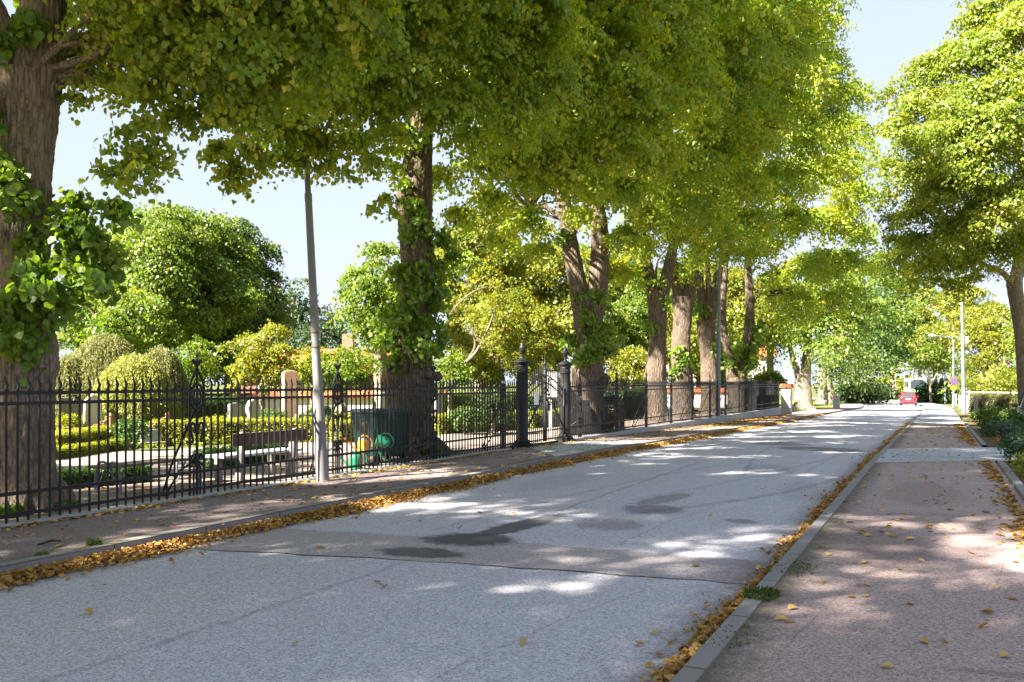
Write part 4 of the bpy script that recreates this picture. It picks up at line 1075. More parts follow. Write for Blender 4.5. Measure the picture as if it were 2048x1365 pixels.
bg_tree('conifer_tree', 'blue-green conifer beyond the churchyard, pointed top left of the pole', 585, 640, 85, 48, 85, 'conifer', 14, .26, True, 5, .45)
bg_tree('conifer_tree', 'far blue-green conifer right of the concrete pole', 660, 665, 85, 42, 60, 'conifer', 12, .26, True, 6, .45)
bg_tree('conifer_tree', 'low dark conifer half hidden by the concrete pole', 625, 690, 80, 45, 50, 'conifer', 10, .26, True, 7, .45)
bg_tree('broadleaf_tree', 'rounded light green tree peeping out left of the leafy trunk by the bin', 760, 600, 38, 88, 140, 'wood_a', 20, .125, True, 8, .42, rd=2.6)
bg_tree('broadleaf_tree', 'yellow-green sunlit tree between the leafy trunk and the gate', 990, 520, 44, 130, 120, 'wood_y', 22, .14, True, 9, .40, rd=3.2)
bg_tree('broadleaf_tree', 'pale green feathery tree low behind the gate pillars', 1010, 660, 40, 130, 95, 'wood_y', 18, .115, False, 10, .36, rd=2.6, up=.6)
bg_tree('broadleaf_tree', 'dark green tree in the gap between the leafy trunk and the gate', 960, 600, 56, 120, 90, 'wood_b', 12, .17, True, 11, .42)
bg_tree('broadleaf_tree', 'light tree filling the gap right of the double-stemmed lime', 1255, 660, 48, 75, 110, 'wood_a', 14, .14, True, 12, .42)
bg_tree('broadleaf_tree', 'bright yellow-green tree behind the forked limes', 1450, 620, 74, 120, 130, 'wood_y', 20, .22, True, 13, .40, rd=4)
bg_tree('broadleaf_tree', 'green tree behind the first forked lime', 1345, 620, 68, 70, 120, 'wood_a', 14, .21, True, 14, .42)
bg_tree('broadleaf_tree', 'yellowing tree in front of the white house', 1540, 640, 80, 50, 70, 'wood_y', 12, .24, True, 15, .42)
bg_tree('bushy_tree', 'low yellow-green bushy tree left of the concrete pole', 525, 718, 33, 78, 72, 'wood_y', 14, .095, True, 16, .40, up=1.1, trunk_w=.12)
bg_tree('bushy_tree', 'light green bush behind the second rail ornament', 690, 735, 34, 75, 50, 'wood_a', 14, .10, True, 17, .40, trunk_w=.1)
bg_tree('bushy_tree', 'pale yellow bush right behind the concrete pole', 625, 735, 36, 60, 48, 'wood_y', 12, .10, True, 22, .42, trunk_w=.1)
bg_tree('broadleaf_tree', 'sunlit yellow tree showing between the gate and the first forked lime', 1090, 590, 58, 120, 150, 'wood_y', 22, .18, True, 23, .42, rd=4)
bg_tree('broadleaf_tree', 'broad green tree low behind the first forked limes', 1300, 690, 62, 120, 80, 'wood_y', 18, .19, True, 24, .42, rd=4)
bg_tree('broadleaf_tree', 'tall bright tree filling the view left of the pair of forked limes', 1230, 540, 70, 90, 110, 'wood_a', 16, .21, True, 25, .42, rd=4)
bg_tree('broadleaf_tree', 'yellow-green tree behind the three-stemmed lime', 1400, 680, 66, 80, 85, 'wood_y', 14, .2, True, 26, .42)
bg_tree('bushy_tree', 'round green bush right of the weeping shrubs', 385, 725, 33, 55, 50, 'wood_a', 12, .095, True, 18, .42, trunk_w=.1)
bg_tree('bushy_tree', 'green bush half behind the trunk at the left edge', 165, 745, 31, 60, 55, 'shrub', 10, .09, True, 19, .42, trunk_w=.1)
bg_tree('bushy_tree', 'pale yellow-green bush just left of the gate, above the railing tips', 965, 725, 43, 62, 52, 'wood_y', 14, .11, True, 61, .42, trunk_w=.1)
bg_tree('bushy_tree', 'pale yellow-green bush seen between the two gate pillars', 1085, 715, 45, 70, 60, 'wood_y', 14, .115, True, 62, .42, trunk_w=.1)
bg_tree('bushy_tree', 'light green bush above the railing right of the double-stemmed lime', 1262, 728, 44, 52, 48, 'wood_y', 12, .115, True, 63, .42, trunk_w=.1)
bg_tree('bushy_tree', 'light green bush in the gap left of the V-shaped lime', 1445, 735, 66, 40, 42, 'wood_a', 10, .17, True, 64, .42, trunk_w=.1)
bg_tree('bushy_tree', 'green bush low behind the gate', 900, 740, 36, 60, 45, 'wood_a', 10, .10, True, 20, .42, trunk_w=.1)
bg_tree('bushy_tree', 'dark holly-like bush inside the fence just left of the gate', 985, 815, 27, 34, 42, 'yew', 10, .085, True, 21, .45, trunk_w=.08)
# pale bare-limbed tree leaning behind the gate
t = thing('leaning_tree', tuple(P(885, 800, 37)[:2]) + (0,), 'pale bare leaning limb rising to the right behind the gate', 'tree')
b = MB(); d = 37; W = .62
pp, rr = pxline([(880, 815, 20), (883, 770, 18), (905, 742, 15), (935, 722, 13), (955, 700, 10), (975, 660, 7), (990, 620, 5), (1000, 590, 3)], d); rr = [x * W for x in rr]; pp[0][2] = -.05
stem(b, pp, rr, 10, 5)
for q in ([(885, 765, 9), (888, 740, 7), (900, 715, 5)], [(935, 722, 8), (950, 690, 6), (940, 650, 3)], [(900, 628, 5), (925, 600, 6), (955, 580, 5), (985, 572, 3)], [(955, 700, 5), (985, 690, 3)]):
    a_, r_ = pxline(q, d); stem(b, a_, [x * W for x in r_], 6, 6)
b.obj('trunk', M['bark_smooth'], t, True)
L = Leaves()
for (u, v, r) in ((995, 600, .7), (940, 640, .5), (985, 680, .5), (905, 705, .35), (990, 570, .5)): L.lobe(P(u, v, d), r, .09, .7)
leaves_obj('crown', L, M['wood_y'], t)

# far end of the street
far = [('broadleaf_tree', 'tall tree closing the street above the red car', 1840, 650, 150, 65, 90, 'wood_a', 18, 31), ('broadleaf_tree', 'yellowing tree at the street end right of the red car', 1870, 700, 128, 42, 60, 'wood_y', 14, 32),
       ('broadleaf_tree', 'pale green tree over the left side of the street end', 1785, 690, 150, 40, 75, 'wood_a', 14, 33), ('broadleaf_tree', 'tall grey-green tree showing between the two rows of crowns', 1790, 560, 170, 60, 90, 'wood_b', 16, 34),
       ('broadleaf_tree', 'broad yellow tree behind the slim lamp post on the right', 1965, 660, 110, 62, 72, 'wood_y', 18, 35), ('broadleaf_tree', 'orange-tinged tree behind the bare trunk on the right', 2010, 690, 105, 45, 75, 'wood_y', 14, 36),
       ('broadleaf_tree', 'dark tree low behind the yellow trees on the right', 1960, 735, 118, 60, 40, 'wood_b', 10, 37), ('broadleaf_tree', 'green tree at the right edge beyond the parked car', 2075, 690, 100, 55, 95, 'wood_a', 14, 38),
       ('broadleaf_tree', 'green tree filling the gap under the last crowns of the row', 1740, 600, 118, 62, 95, 'wood_a', 16, 50),
       ('broadleaf_tree', 'olive tree between the curved street lamps', 1900, 600, 140, 60, 60, 'wood_y', 14, 39)]
for (nm, lab, u, v, d, ru, rv, mt, n, sd) in far:
    bg_tree(nm, lab, u, v, d, ru, rv, mt, n, .0023 * d, True, sd, .42, gz=float(g(80)), dens=1.0)
for (u, v, d, ru, rv, mt, lab, sd) in ((1980, 765, 92, 70, 24, 'wood_y', 'bright sunlit shrubbery behind the pale rail on the right', 41), (2045, 762, 92, 40, 28, 'wood_a', 'green shrubbery behind the parked dark car', 42),
                                       (1858, 792, 112, 11, 20, 'yew', 'dark ivy-covered bush beside the red car', 43), (1882, 786, 112, 15, 26, 'yew', 'dark bush between the path and the small trunks', 44),
                                       (1760, 785, 130, 32, 20, 'yew', 'dark hedge bush in the shade at the far left kerb', 45), (1730, 790, 112, 24, 20, 'yew', 'dark bush in front of the far garden hedge', 46),
                                       (1700, 785, 108, 20, 22, 'yew', 'dark bush behind the small white post', 47), (1800, 775, 190, 36, 18, 'wood_y', 'sunlit hedge closing the view at the end of the street', 48), (1765, 775, 200, 36, 20, 'wood_y', 'pale sunlit bank of shrubs at the street end on the left', 49)):
    bg_tree('shrub', lab, u, v, d, ru, rv, mt, 10, .0028 * d, False, sd, .5, gz=float(g(80)), cat='shrub')
for (u, d, lab) in ((1862, 118, 'slim grey trunk of a small street tree beside the red car'),):
    base = G(u, 820); t = thing('street_tree', (base[0], base[1], base[2]), lab, 'tree')
    b = MB(); pp, rr = pxline([(1862, 808, 6), (1861, 790, 5), (1859, 760, 4), (1852, 735, 3)], 110); stem(b, pp, rr, 8, 3)
    for q in ([(1860, 775, 3), (1872, 750, 3), (1880, 730, 2)], [(1860, 770, 3), (1848, 745, 2), (1845, 725, 2)]):
        a_, r_ = pxline(q, 110); stem(b, a_, r_, 6, 6)
    b.obj('trunk', M['bark_pale'], t, True)
    L = Leaves()
    for (uu, vv, r) in ((1850, 720, 1.6), (1875, 715, 1.5), (1862, 700, 1.8)): L.lobe(P(uu, vv, 110), r, .3, 1)
    leaves_obj('crown', L, M['wood_a'], t)

# weeping shrubs
def weeping(label, cu, vtop, d, ru, mat, n, seed):
    rs = np.random.default_rng(seed)
    c = P(cu, vtop, d); R_ = px(ru, d); top = c[2]
    t = thing('weeping_shrub', (c[0], c[1], 0), label, 'shrub', 'weeping shrubs in the churchyard')
    L = Leaves(); ps = []; ts = []; cl = []
    for k in range(n):
        a = rs.uniform(0, 2 * PI); q = R_ * math.sqrt(rs.random()) * 1.0
        h0 = top * (1 - .42 * (q / R_) ** 2) - rs.random() * .12 * top
        x, y = q * math.cos(a), q * math.sin(a)
        ln = rs.uniform(.5, 1.0) * h0 * .85; m = int(ln / .045); cc = rs.random()
        s_ = np.arange(m) * .045
        rr = (1 - np.exp(-s_ * 2.5)) * .35
        pz = h0 - s_ + .12 * np.minimum(1, s_ * 3)
        P_ = np.stack([c[0] + x + math.cos(a) * rr, c[1] + y + math.sin(a) * rr, pz], 1) + rs.normal(size=(m, 3)) * .022
        P_ = P_[P_[:, 2] > .05]
        ps.append(P_); ts.append(np.tile([math.cos(a) * .5, math.sin(a) * .5, -1.0], (len(P_), 1)) + rs.normal(size=(len(P_), 3)) * .35); cl.append(np.full(len(P_), cc))
    p = np.vstack(ps); tt = np.vstack(ts)
    L.add(p, nrmz(rs.normal(size=p.shape) + np.array([0, 0, .35])), tt, .075 + .05 * rs.random(len(p)), rs.random(len(p)), np.concatenate(cl))
    leaves_obj('foliage', L, M[mat], t, False, .13)
    b = MB(); b.tube([(c[0], c[1], -.05), (c[0], c[1], top * .5), (c[0] + .1, c[1], top * .85)], [.10, .07, .03], 8); b.obj('trunk', M['twig'], t, True)
weeping('taller grey-green weeping shrub behind the leaning stones', 215, 664, 27, 80, 'willow', 2600, 1)
weeping('pale yellow-green weeping shrub in front of the taller one', 268, 706, 24, 70, 'willow_y', 2600, 2)
weeping('grey-green weeping shrub on the right of the pair, by the ornament post', 320, 690, 26, 46, 'willow', 1500, 3)
weeping('small grey weeping shrub beside the trunk at the left edge', 140, 706, 26, 34, 'willow', 1000, 4)

# hedges
def hedge(label, p0, p1, w, h, mat, size, dens=1.0, z0=0.0, group=None, core=(.05, .04, .02), wob=.03, name='hedge'):
    t = thing(name, ((p0[0] + p1[0]) / 2, (p0[1] + p1[1]) / 2, z0), label, 'hedge', group)
    L = Leaves(); L.box((p0[0], p0[1], 0), (p1[0], p1[1], 0), w, h, size, dens, z0, wob)
    leaves_obj('foliage', L, M[mat], t)
    b = MB(); dx, dy = p1[0] - p0[0], p1[1] - p0[1]
    b.box(((p0[0] + p1[0]) / 2, (p0[1] + p1[1]) / 2, z0 + h * .42), (math.hypot(dx, dy) - .12, w - .14, h * .84), math.atan2(dy, dx)); b.obj('twigs', M['twig'], t)
    return t
BX = 'clipped box hedges round the graves'
def gz(u, v): return G(u, v)[:2]
hedge('yellow-green clipped hedge on the left, nearest the chain', gz(88, 914), gz(262, 888), .55, .50, 'box', .042, 1.1, group=BX)
hedge('low green hedge edging in front of the chain hedge', gz(96, 922), gz(330, 884), .22, .24, 'box', .040, 1.1, group=BX)
hedge('long yellow clipped hedge behind the bench', gz(300, 890), gz(655, 883), .8, .62, 'box', .045, 1.0, group=BX)
hedge('yellow clipped hedge just left of the green bin', gz(660, 886), gz(770, 880), .8, .55, 'box', .045, 1.0, group=BX)
hedge('yellow clipped hedge between the big trunk and the gate', gz(862, 872), gz(1020, 866), .8, .58, 'box', .05, 1.0, group=BX)
hedge('sunlit clipped hedge seen through the gate', gz(1050, 862), gz(1130, 858), .7, .55, 'box', .055, 1.0, group=BX)
hedge('taller green hedge behind the dark stones', gz(60, 866), gz(345, 850), 1.2, 1.05, 'box', .055, .9, group=BX)
hedge('light green hedge in the middle of the graves', gz(360, 852), gz(480, 846), 1.0, .95, 'shrub', .06, .9, group=BX)
hedge('green hedge behind the stones left of the gate', gz(870, 846), gz(1010, 842), 1.2, .95, 'box', .06, .9, group=BX)
hedge('small dark green hedge beside the trunk at the left edge', gz(100, 980), gz(292, 962), .42, .26, 'box_dark', .042, 1.1, group=BX)
hedge('small dark green hedge behind the bench', gz(405, 938), gz(560, 918), .5, .34, 'box_dark', .045, 1.1, group=BX)
hedge('tall dark yew hedge behind the railing right of the litter bin', gz(1225, 848), gz(1300, 842), 1.0, 1.25, 'yew', .07, .9)
hedge('dark leafy hedge ending at the iron gate', gz(1055, 846), gz(1110, 846), .9, .95, 'yew', .07, .9)
hedge('long green hedge at the back of the graves, under the weeping shrubs', gz(70, 838), gz(560, 832), 1.2, 1.0, 'shrub', .07, .9, group=BX)
hedge('yellowish hedge in front of the tiled wall', gz(500, 828), gz(760, 826), .9, .55, 'box', .07, .9, group=BX)
hedge('light hedge at the back of the graves left of the gate', gz(870, 832), gz(1030, 830), 1.1, 1.0, 'wood_a', .08, .9, group=BX)
def round_bush(label, u, v, d, r, mat, size, flat=.9):
    c = P(u, v, d); t = thing('round_shrub', (c[0], c[1], 0), label, 'shrub')
    L = Leaves()
    for k in range(7):
        o = nrmz(rng.normal(size=3)) * r * .45; o[2] = abs(o[2]) * .7
        q = c + o; q[2] = max(q[2], r * .4)
        L.lobe(q, r * .62, size, 1.1, flat=flat)
    leaves_obj('foliage', L, M[mat], t)
    b = MB(); b.tube([(c[0], c[1], -.05), (c[0], c[1], c[2])], [.05, .02], 6); b.obj('stem', M['twig'], t)
round_bush('round green bush under the chain beside the pale stone', 262, 860, 20.5, .42, 'box_dark', .05)
round_bush('low yellow bush at the left end of the chain', 135, 852, 22, .45, 'box', .05)
round_bush('green flowering bush left of the pink stele', 545, 838, 29, .55, 'shrub', .06)
round_bush('small bush in front of the tiled wall', 640, 826, 31, .5, 'shrub', .06)
round_bush('bushy green shrub screening the white house', 1535, 765, 78, 1.6, 'wood_a', .18)
round_bush('dark shrub between the iron railing and the big trunk', 930, 838, 27, .6, 'shrub', .06)

L = Leaves(); m = 26000
gu = rng.random(m); gv = rng.random(m)
gx = -14.6 - 17 * gu; gyy = 12.5 + 21 * gv
keep = (gx < -15.8 - (19.5 - gyy) * .38 * (gyy < 19.5) + np.maximum(0, gyy - 19.5) * .32)
gx = gx[keep]; gyy = gyy[keep]; m = len(gx)
lump = .5 + .5 * np.sin(gx * 1.7 + gyy * .6) * np.sin(gyy * 1.3 - gx * .4)
L.add(np.stack([gx, gyy, (.08 + .34 * lump) * rng.random(m)], 1), nrmz(np.array([0, 0, 1.0]) + rng.normal(size=(m, 3)) * .55), rng.normal(size=(m, 3)), .13 * (.6 + .7 * rng.random(m)), rng.random(m), np.clip(lump * .7 + .2 + rng.normal(size=m) * .2, 0, 1))
o = leaves_obj('ground_cover', L, M['box']); prop(o, 'low yellow-green planting spread between the graves', 'ground cover', None, 'stuff')

# tiled white wall
def tile_wall(label, p0, p1, h, thick=.32, tile=.30):
    p0 = np.array(p0, float); p1 = np.array(p1, float); L_ = np.linalg.norm(p1 - p0); tx = (p1 - p0) / L_; nx = np.array([tx[1], -tx[0]])
    an = math.atan2(tx[1], tx[0]); c = (p0 + p1) / 2
    t = thing('churchyard_wall', (c[0], c[1], 0), label, 'wall')
    b = MB(); b.box((c[0], c[1], (h - tile) / 2 - .1), (L_, thick, h - tile + .2), an); b.obj('masonry', M['render'], t)
    q = MB()
    n = int(L_ / .22)
    for k in range(n):
        o = p0 + tx * (k + .5) * L_ / n
        for s in (-1, 1):
            e = o + nx * s * (thick / 2 + .13)
            V = []; m = 5
            for j in range(m):
                a = PI * j / (m - 1)
                for (bx_, zz) in ((o, h), (e, h - tile)):
                    pt = bx_ + tx * math.cos(a) * .115
                    V.append((pt[0], pt[1], zz + math.sin(a) * .055 - (.0 if s > 0 else .003)))
            q.add(V, [(2 * j, 2 * j + 1, 2 * j + 3, 2 * j + 2) for j in range(m - 1)])
    for s in (-1, 1):
        V = [tuple(p0) + (h - .03,), tuple(p1) + (h - .03,), tuple(p1 + nx * s * (thick / 2 + .12)) + (h - tile - .02,), tuple(p0 + nx * s * (thick / 2 + .12)) + (h - tile - .02,)]
        q.add(V, [(0, 1, 2, 3)])
    q.obj('tile_coping', M['tile'], t)
tile_wall('white churchyard wall with red tile coping behind the pink stele', P(505, 766, 40)[:2], P(900, 766, 42.5)[:2], 1.2)
tile_wall('pale wall with red tile coping behind the forked limes', (-25.5, 57.2), (-10.4, 57.2), 1.25)
# masonry pillar with tile cap where the fence ends
t = thing('masonry_post', (-9.15, 60.2, float(g(60))), 'white masonry post with red tile cap at the end of the railing', 'post')
zb = float(g(60)); b = MB(); b.box((-9.15, 60.2, zb + .83), (.62, .70, 1.86)); b.obj('shaft', M['whitewash'], t, False, .02)
q = MB(); q.box((-9.15, 60.2, zb + 1.80), (.80, .88, .10))
for k in range(3): q.tube([(-9.42 + k * .27, 59.72, zb + 1.90), (-9.42 + k * .27, 60.68, zb + 1.90)], .11, 8)
q.box((-9.15, 60.2, zb + 1.95), (.70, .80, .12)); q.obj('tile_cap', M['tile'], t)
# brown boards behind the last bays
t = thing('board_fence', (-9.95, 55, 0), 'dark brown board fence behind the last railing bays', 'fence')
b = MB()
y = 50.2; k = 0
while y < 59.2:
    w = .145; b.box((-9.95 + (.018 if k % 2 else 0), y + w / 2, .80 + .02 * random.random()), (.022, w - .006, 1.78)); y += w; k += 1
b.obj('boards', M['wood_brown'], t)
q = MB()
for z in (.35, 1.35): q.box((-9.985, 54.7, z), (.04, 9.0, .09))
q.obj('batten', M['wood_brown'], t)
p_ = G(1673, 818)
t = thing('marker_post', p_, 'small whitewashed stone post on the grass beside the far pavement', 'post')
b = MB(); b.box((p_[0], p_[1], p_[2] + .55), (.62, .62, 1.2), .1, .86); b.obj('shaft', M['whitewash'], t, False, .05)
q = MB(); q.box((p_[0], p_[1], p_[2] + 1.21), (.66, .66, .10), .1); q.obj('cap', M['render'], t, False, .03)

# houses
def house(label, c, w, dpt, h, roofh, wall, an, wins, name='house'):
    c = np.array(c, float)
    t = thing(name, c, label, 'house', None, an)
    b = MB(); hw, hd = w / 2, dpt / 2
    b.box((0, 0, h / 2), (w, dpt, h)); b.add([(-hw, -hd, h), (-hw, hd, h), (-hw, 0, h + roofh * .92), (hw, -hd, h), (hw, hd, h), (hw, 0, h + roofh * .92)], [(0, 1, 2), (3, 5, 4)])
    b.obj('wall', M[wall], t, world_space=False)
    r = MB()
    for s in (-1, 1):
        r.add([(-hw - .4, s * (hd + .45), h - .35), (hw + .4, s * (hd + .45), h - .35), (hw + .4, 0, h + roofh), (-hw - .4, 0, h + roofh), (-hw - .4, s * (hd + .45), h - .20), (hw + .4, s * (hd + .45), h - .20), (hw + .4, 0, h + roofh + .15), (-hw - .4, 0, h + roofh + .15)],
              [(0, 1, 2, 3), (4, 5, 6, 7), (0, 1, 5, 4), (1, 2, 6, 5), (3, 0, 4, 7)])
    rf = r.obj('roof', M['tile'], t, world_space=False)
    ch = MB(); ch.box((w * .2, 0, h + roofh + .4), (.7, .6, 1.4)); ch.obj('chimney', M['brick'], rf, world_space=False)
    for (x, z, ww, hh, side) in wins:
        f = MB()
        if side == 'f':
            yy = -hd - .03
            for (bx_, bz_, bw_, bh_) in ((x, z + hh / 2, ww + .16, .09), (x, z - hh / 2, ww + .16, .09), (x - ww / 2, z, .09, hh - .09), (x + ww / 2, z, .09, hh - .09), (x, z, .07, hh - .09), (x, z + hh * .15, ww - .09, .06)):
                f.box((bx_, yy, bz_), (bw_, .10, bh_))
            wo_ = f.obj('window', M['white'], t, world_space=False)
            gq = MB(); gq.box((x, -hd - .012, z), (ww, .05, hh)); gq.obj('pane', M['glass'], wo_, world_space=False)
        else:
            xx = hw + .03
            for (bx_, bz_, bw_, bh_) in ((x, z + hh / 2, ww + .16, .09), (x, z - hh / 2, ww + .16, .09), (x - ww / 2, z, .09, hh - .09), (x + ww / 2, z, .09, hh - .09), (x, z, .07, hh - .09)):
                f.box((xx, bx_, bz_), (.10, bw_, bh_))
            wo_ = f.obj('window', M['white'], t, world_space=False)
            gq = MB(); gq.box((hw + .012, x, z), (.05, ww, hh)); gq.obj('pane', M['glass'], wo_, world_space=False)
    return t
hp = P(1470, 766, 92)
house('white rendered house half hidden behind the last limes', (hp[0] - 2.5, hp[1] + 4, -.5), 11, 8, 5.2, 3.2, 'whitewash', TH * .4, [(-3.5, 1.9, 1.1, 1.5, 'f'), (0, 1.9, 1.1, 1.5, 'f'), (3.5, 1.9, 1.1, 1.5, 'f'), (-2, 4.2, 1.0, 1.2, 'f'), (2, 4.2, 1.0, 1.2, 'f'), (0, 2.0, 1.1, 1.5, 's'), (2.4, 2.0, 1.1, 1.5, 's')])
hp = P(640, 766, 58)
house('low red brick house behind the bushes left of the bin', (hp[0], hp[1], -.2), 9.5, 6, 2.6, 1.3, 'brick', TH * .9, [(-2.5, 1.5, 1.2, 1.1, 'f'), (2.0, 1.5, 1.2, 1.1, 'f')])
# grey slatted screen and litter bin behind the fence right of the gate
def at(u, d, off=0): q = P(u, 766, d); return np.array([q[0], q[1], 0.0])
t = thing('slatted_screen', (FX - .75, 25.8, 0), 'weathered slatted timber screen with a sloping top right of the gate pillar', 'screen')
b = MB()
for k in range(14):
    y = 24.9 + k * .135; h = 1.42 - k * .050
    b.box((FX - .75, y, h / 2), (.03, .118, h))
b.obj('slats', M['wood_grey'], t)
q = MB(); q.box((FX - .80, 25.8, .3), (.05, 1.9, .09)); q.box((FX - .80, 25.8, .62), (.05, 1.9, .09)); q.obj('batten', M['wood_grey'], t)
t = thing('letter_box', (FX - .45, 25.4, 0), 'small grey slotted box on a post behind the railing right of the gate', 'box')
b = MB(); b.box((FX - .50, 25.4, .88), (.24, .34, .34)); b.obj('housing', M['galv'], t, False, .02)
q = MB(); q.box((FX - .374, 25.4, .93), (.012, .24, .035)); q.obj('slot', M['rubber'], t)
q = MB(); q.tube([(FX - .5, 25.4, 0), (FX - .5, 25.4, .71)], .03, 8); q.obj('post', M['galv'], t)
by = 27.75
BXC = FX - .45
t = thing('litter_bin', (BXC, by, 0), 'brown framed litter bin with a black bag bulging over its rim', 'bin')
b = MB()
for (dx, dy) in ((-.3, -.36), (.3, -.36), (.3, .36), (-.3, .36)): b.box((BXC + dx, by + dy, .5), (.07, .07, 1.0))
for z in (.10, .92): b.box((BXC + .3, by, z), (.05, .65, .12)); b.box((BXC - .3, by, z), (.05, .65, .12)); b.box((BXC, by - .36, z), (.53, .05, .12)); b.box((BXC, by + .36, z), (.53, .05, .12))
for k in range(5): b.box((BXC + .3, by - .26 + k * .13, .5), (.02, .04, .72))
for k in range(7): b.box((BXC, by - .365, .5 - .27 + k * .09), (.53, .02, .055))
b.obj('frame', M['wood_grey'], t)
def bag(name, c, s, mat, parent):
    bm = bmesh.new(); bmesh.ops.create_icosphere(bm, subdivisions=3, radius=1)
    for v in bm.verts:
        n_ = 1 + .10 * math.sin(v.co.x * 7 + v.co.y * 4) + .08 * math.sin(v.co.z * 9 + v.co.x * 5) + random.uniform(-.03, .03)
        v.co = Vector((c[0] + v.co.x * s[0] * n_, c[1] + v.co.y * s[1] * n_, c[2] + v.co.z * s[2] * n_))
    me = bpy.data.meshes.new(name); bm.to_mesh(me); bm.free(); me.materials.append(M[mat])
    for p in me.polygons: p.use_smooth = True
    return link(name, me, parent)
bag('liner_bag', (BXC, by, 1.02), (.30, .34, .20), 'bag', t)
bag('red_bag', (BXC + .02, by - .1, .30), (.24, .24, .26), 'bag_red', t)
# notice board behind the gate
t = thing('notice_board', (FX - 1.6, 23.4, 0), 'white notice board in a dark frame on a pale post behind the gate', 'notice board')
nb = at(1101, 26.2)
b = MB(); b.box((nb[0], nb[1], 1.56), (.40, .03, .78), TH); b.obj('panel', M['white'], t)
q = MB()
for (du, dz, w, h) in ((0, .41, .48, .05), (0, -.41, .48, .05), (-.22, 0, .04, .77), (.22, 0, .04, .77)):
    q.box((nb[0] + RT[0] * du, nb[1] + RT[1] * du, 1.56 + dz), (w, .06, h), TH)
q.obj('frame', M['frame_dark'], t)
q = MB(); q.box((nb[0], nb[1], .56), (.10, .07, 1.16), TH); q.obj('post', M['white'], t)

# gravestones
def stone(name, label, u, d, w, h, th, mat, shape='flat', base=True, rz_=None, tilt=0.0):
    c = at(u, d); t = thing(name, c, label, 'gravestone', 'gravestones', PI / 2 if rz_ is None else rz_)
    if shape == 'flat': poly = [(-w / 2, 0), (w / 2, 0), (w / 2, h), (-w / 2, h)]
    elif shape == 'round': poly = [(-w / 2, 0), (w / 2, 0), (w / 2, h - w * .18)] + [(w / 2 * math.cos(a), h - w * .18 + w * .18 * math.sin(a)) for a in np.linspace(.2, PI - .2, 7)] + [(-w / 2, h - w * .18)]
    elif shape == 'peak': poly = [(-w / 2, 0), (w / 2, 0), (w * .44, h * .86), (0, h), (-w * .44, h * .86)]
    elif shape == 'taper': poly = [(-w / 2, 0), (w / 2, 0), (w * .36, h), (-w * .36, h)]
    else: poly = [(-w / 2, 0), (w / 2, 0), (w * .5, h * .3), (w * .28, h * .42), (w * .42, h * .55), (w * .5, h * .72), (w * .3, h * .9), (0, h), (-w * .3, h * .9), (-w * .5, h * .72), (-w * .42, h * .55), (-w * .28, h * .42), (-w * .5, h * .3)]
    b = MB(); b.prism(poly, th, Matrix.Translation((0, 0, .10 if base else -.05)) @ Matrix.Rotation(tilt, 4, 'X'))
    b.obj('slab', M[mat], t, False, .018, world_space=False)
    if base:
        q = MB(); q.box((0, 0, .05), (w * 1.35, th * 1.9, .14)); q.obj('base', M['stone_grey'], t, False, .015, world_space=False)
    return t
stone('gravestone', 'tall pink granite stele rising above the railing', 580, 30, .50, 1.92, .32, 'stone_pink', 'round', rz_=PI / 2 - .6)
stone('gravestone', 'pale carved urn-shaped gravestone left of the pink stele', 506, 27, .42, 1.02, .30, 'stone_pale', 'urn', rz_=PI / 2 - .5)
stone('gravestone', 'dark upright gravestone beside the trunk at the left edge', 132, 24, .34, 1.10, .22, 'stone_dark', 'flat', rz_=PI / 2 - .5)
stone('gravestone', 'dark grey gravestone with a lighter edge between the two pale ones', 155, 24.5, .42, 1.0, .2, 'stone_grey', 'flat', rz_=PI / 2 - .5)
stone('gravestone', 'tall pale green-grey gravestone behind the chain', 186, 22.5, .46, 1.22, .24, 'stone_pale', 'peak', rz_=PI / 2 - .55)
stone('gravestone', 'low wide grey-green block with a pale end left of the concrete pole', 620, 26.5, .85, .56, .3, 'stone_dark', 'flat', rz_=PI / 2 - .5)
stone('gravestone', 'slim pale obelisk above the bin lid', 762, 33, .30, 1.15, .28, 'stone_pale', 'taper', rz_=PI / 2 - .5)
stone('gravestone', 'rough natural boulder stone with a sunlit edge left of the gate', 930, 29.5, .75, .66, .3, 'stone_grey', 'peak', rz_=PI / 2 - .3)
stone('gravestone', 'small low stone among the hedges near the chain', 300, 22, .5, .34, .25, 'stone_grey', 'round', rz_=PI / 2 - .4)
stone('gravestone', 'low stone at the foot of the tiled wall', 470, 33, .5, .75, .22, 'stone_grey', 'round', rz_=PI / 2 - .4)
stone('gravestone', 'tall narrow stone in the shade between the big trunk and the gate', 878, 30, .3, 1.1, .22, 'stone_grey', 'flat', rz_=PI / 2 - .4)
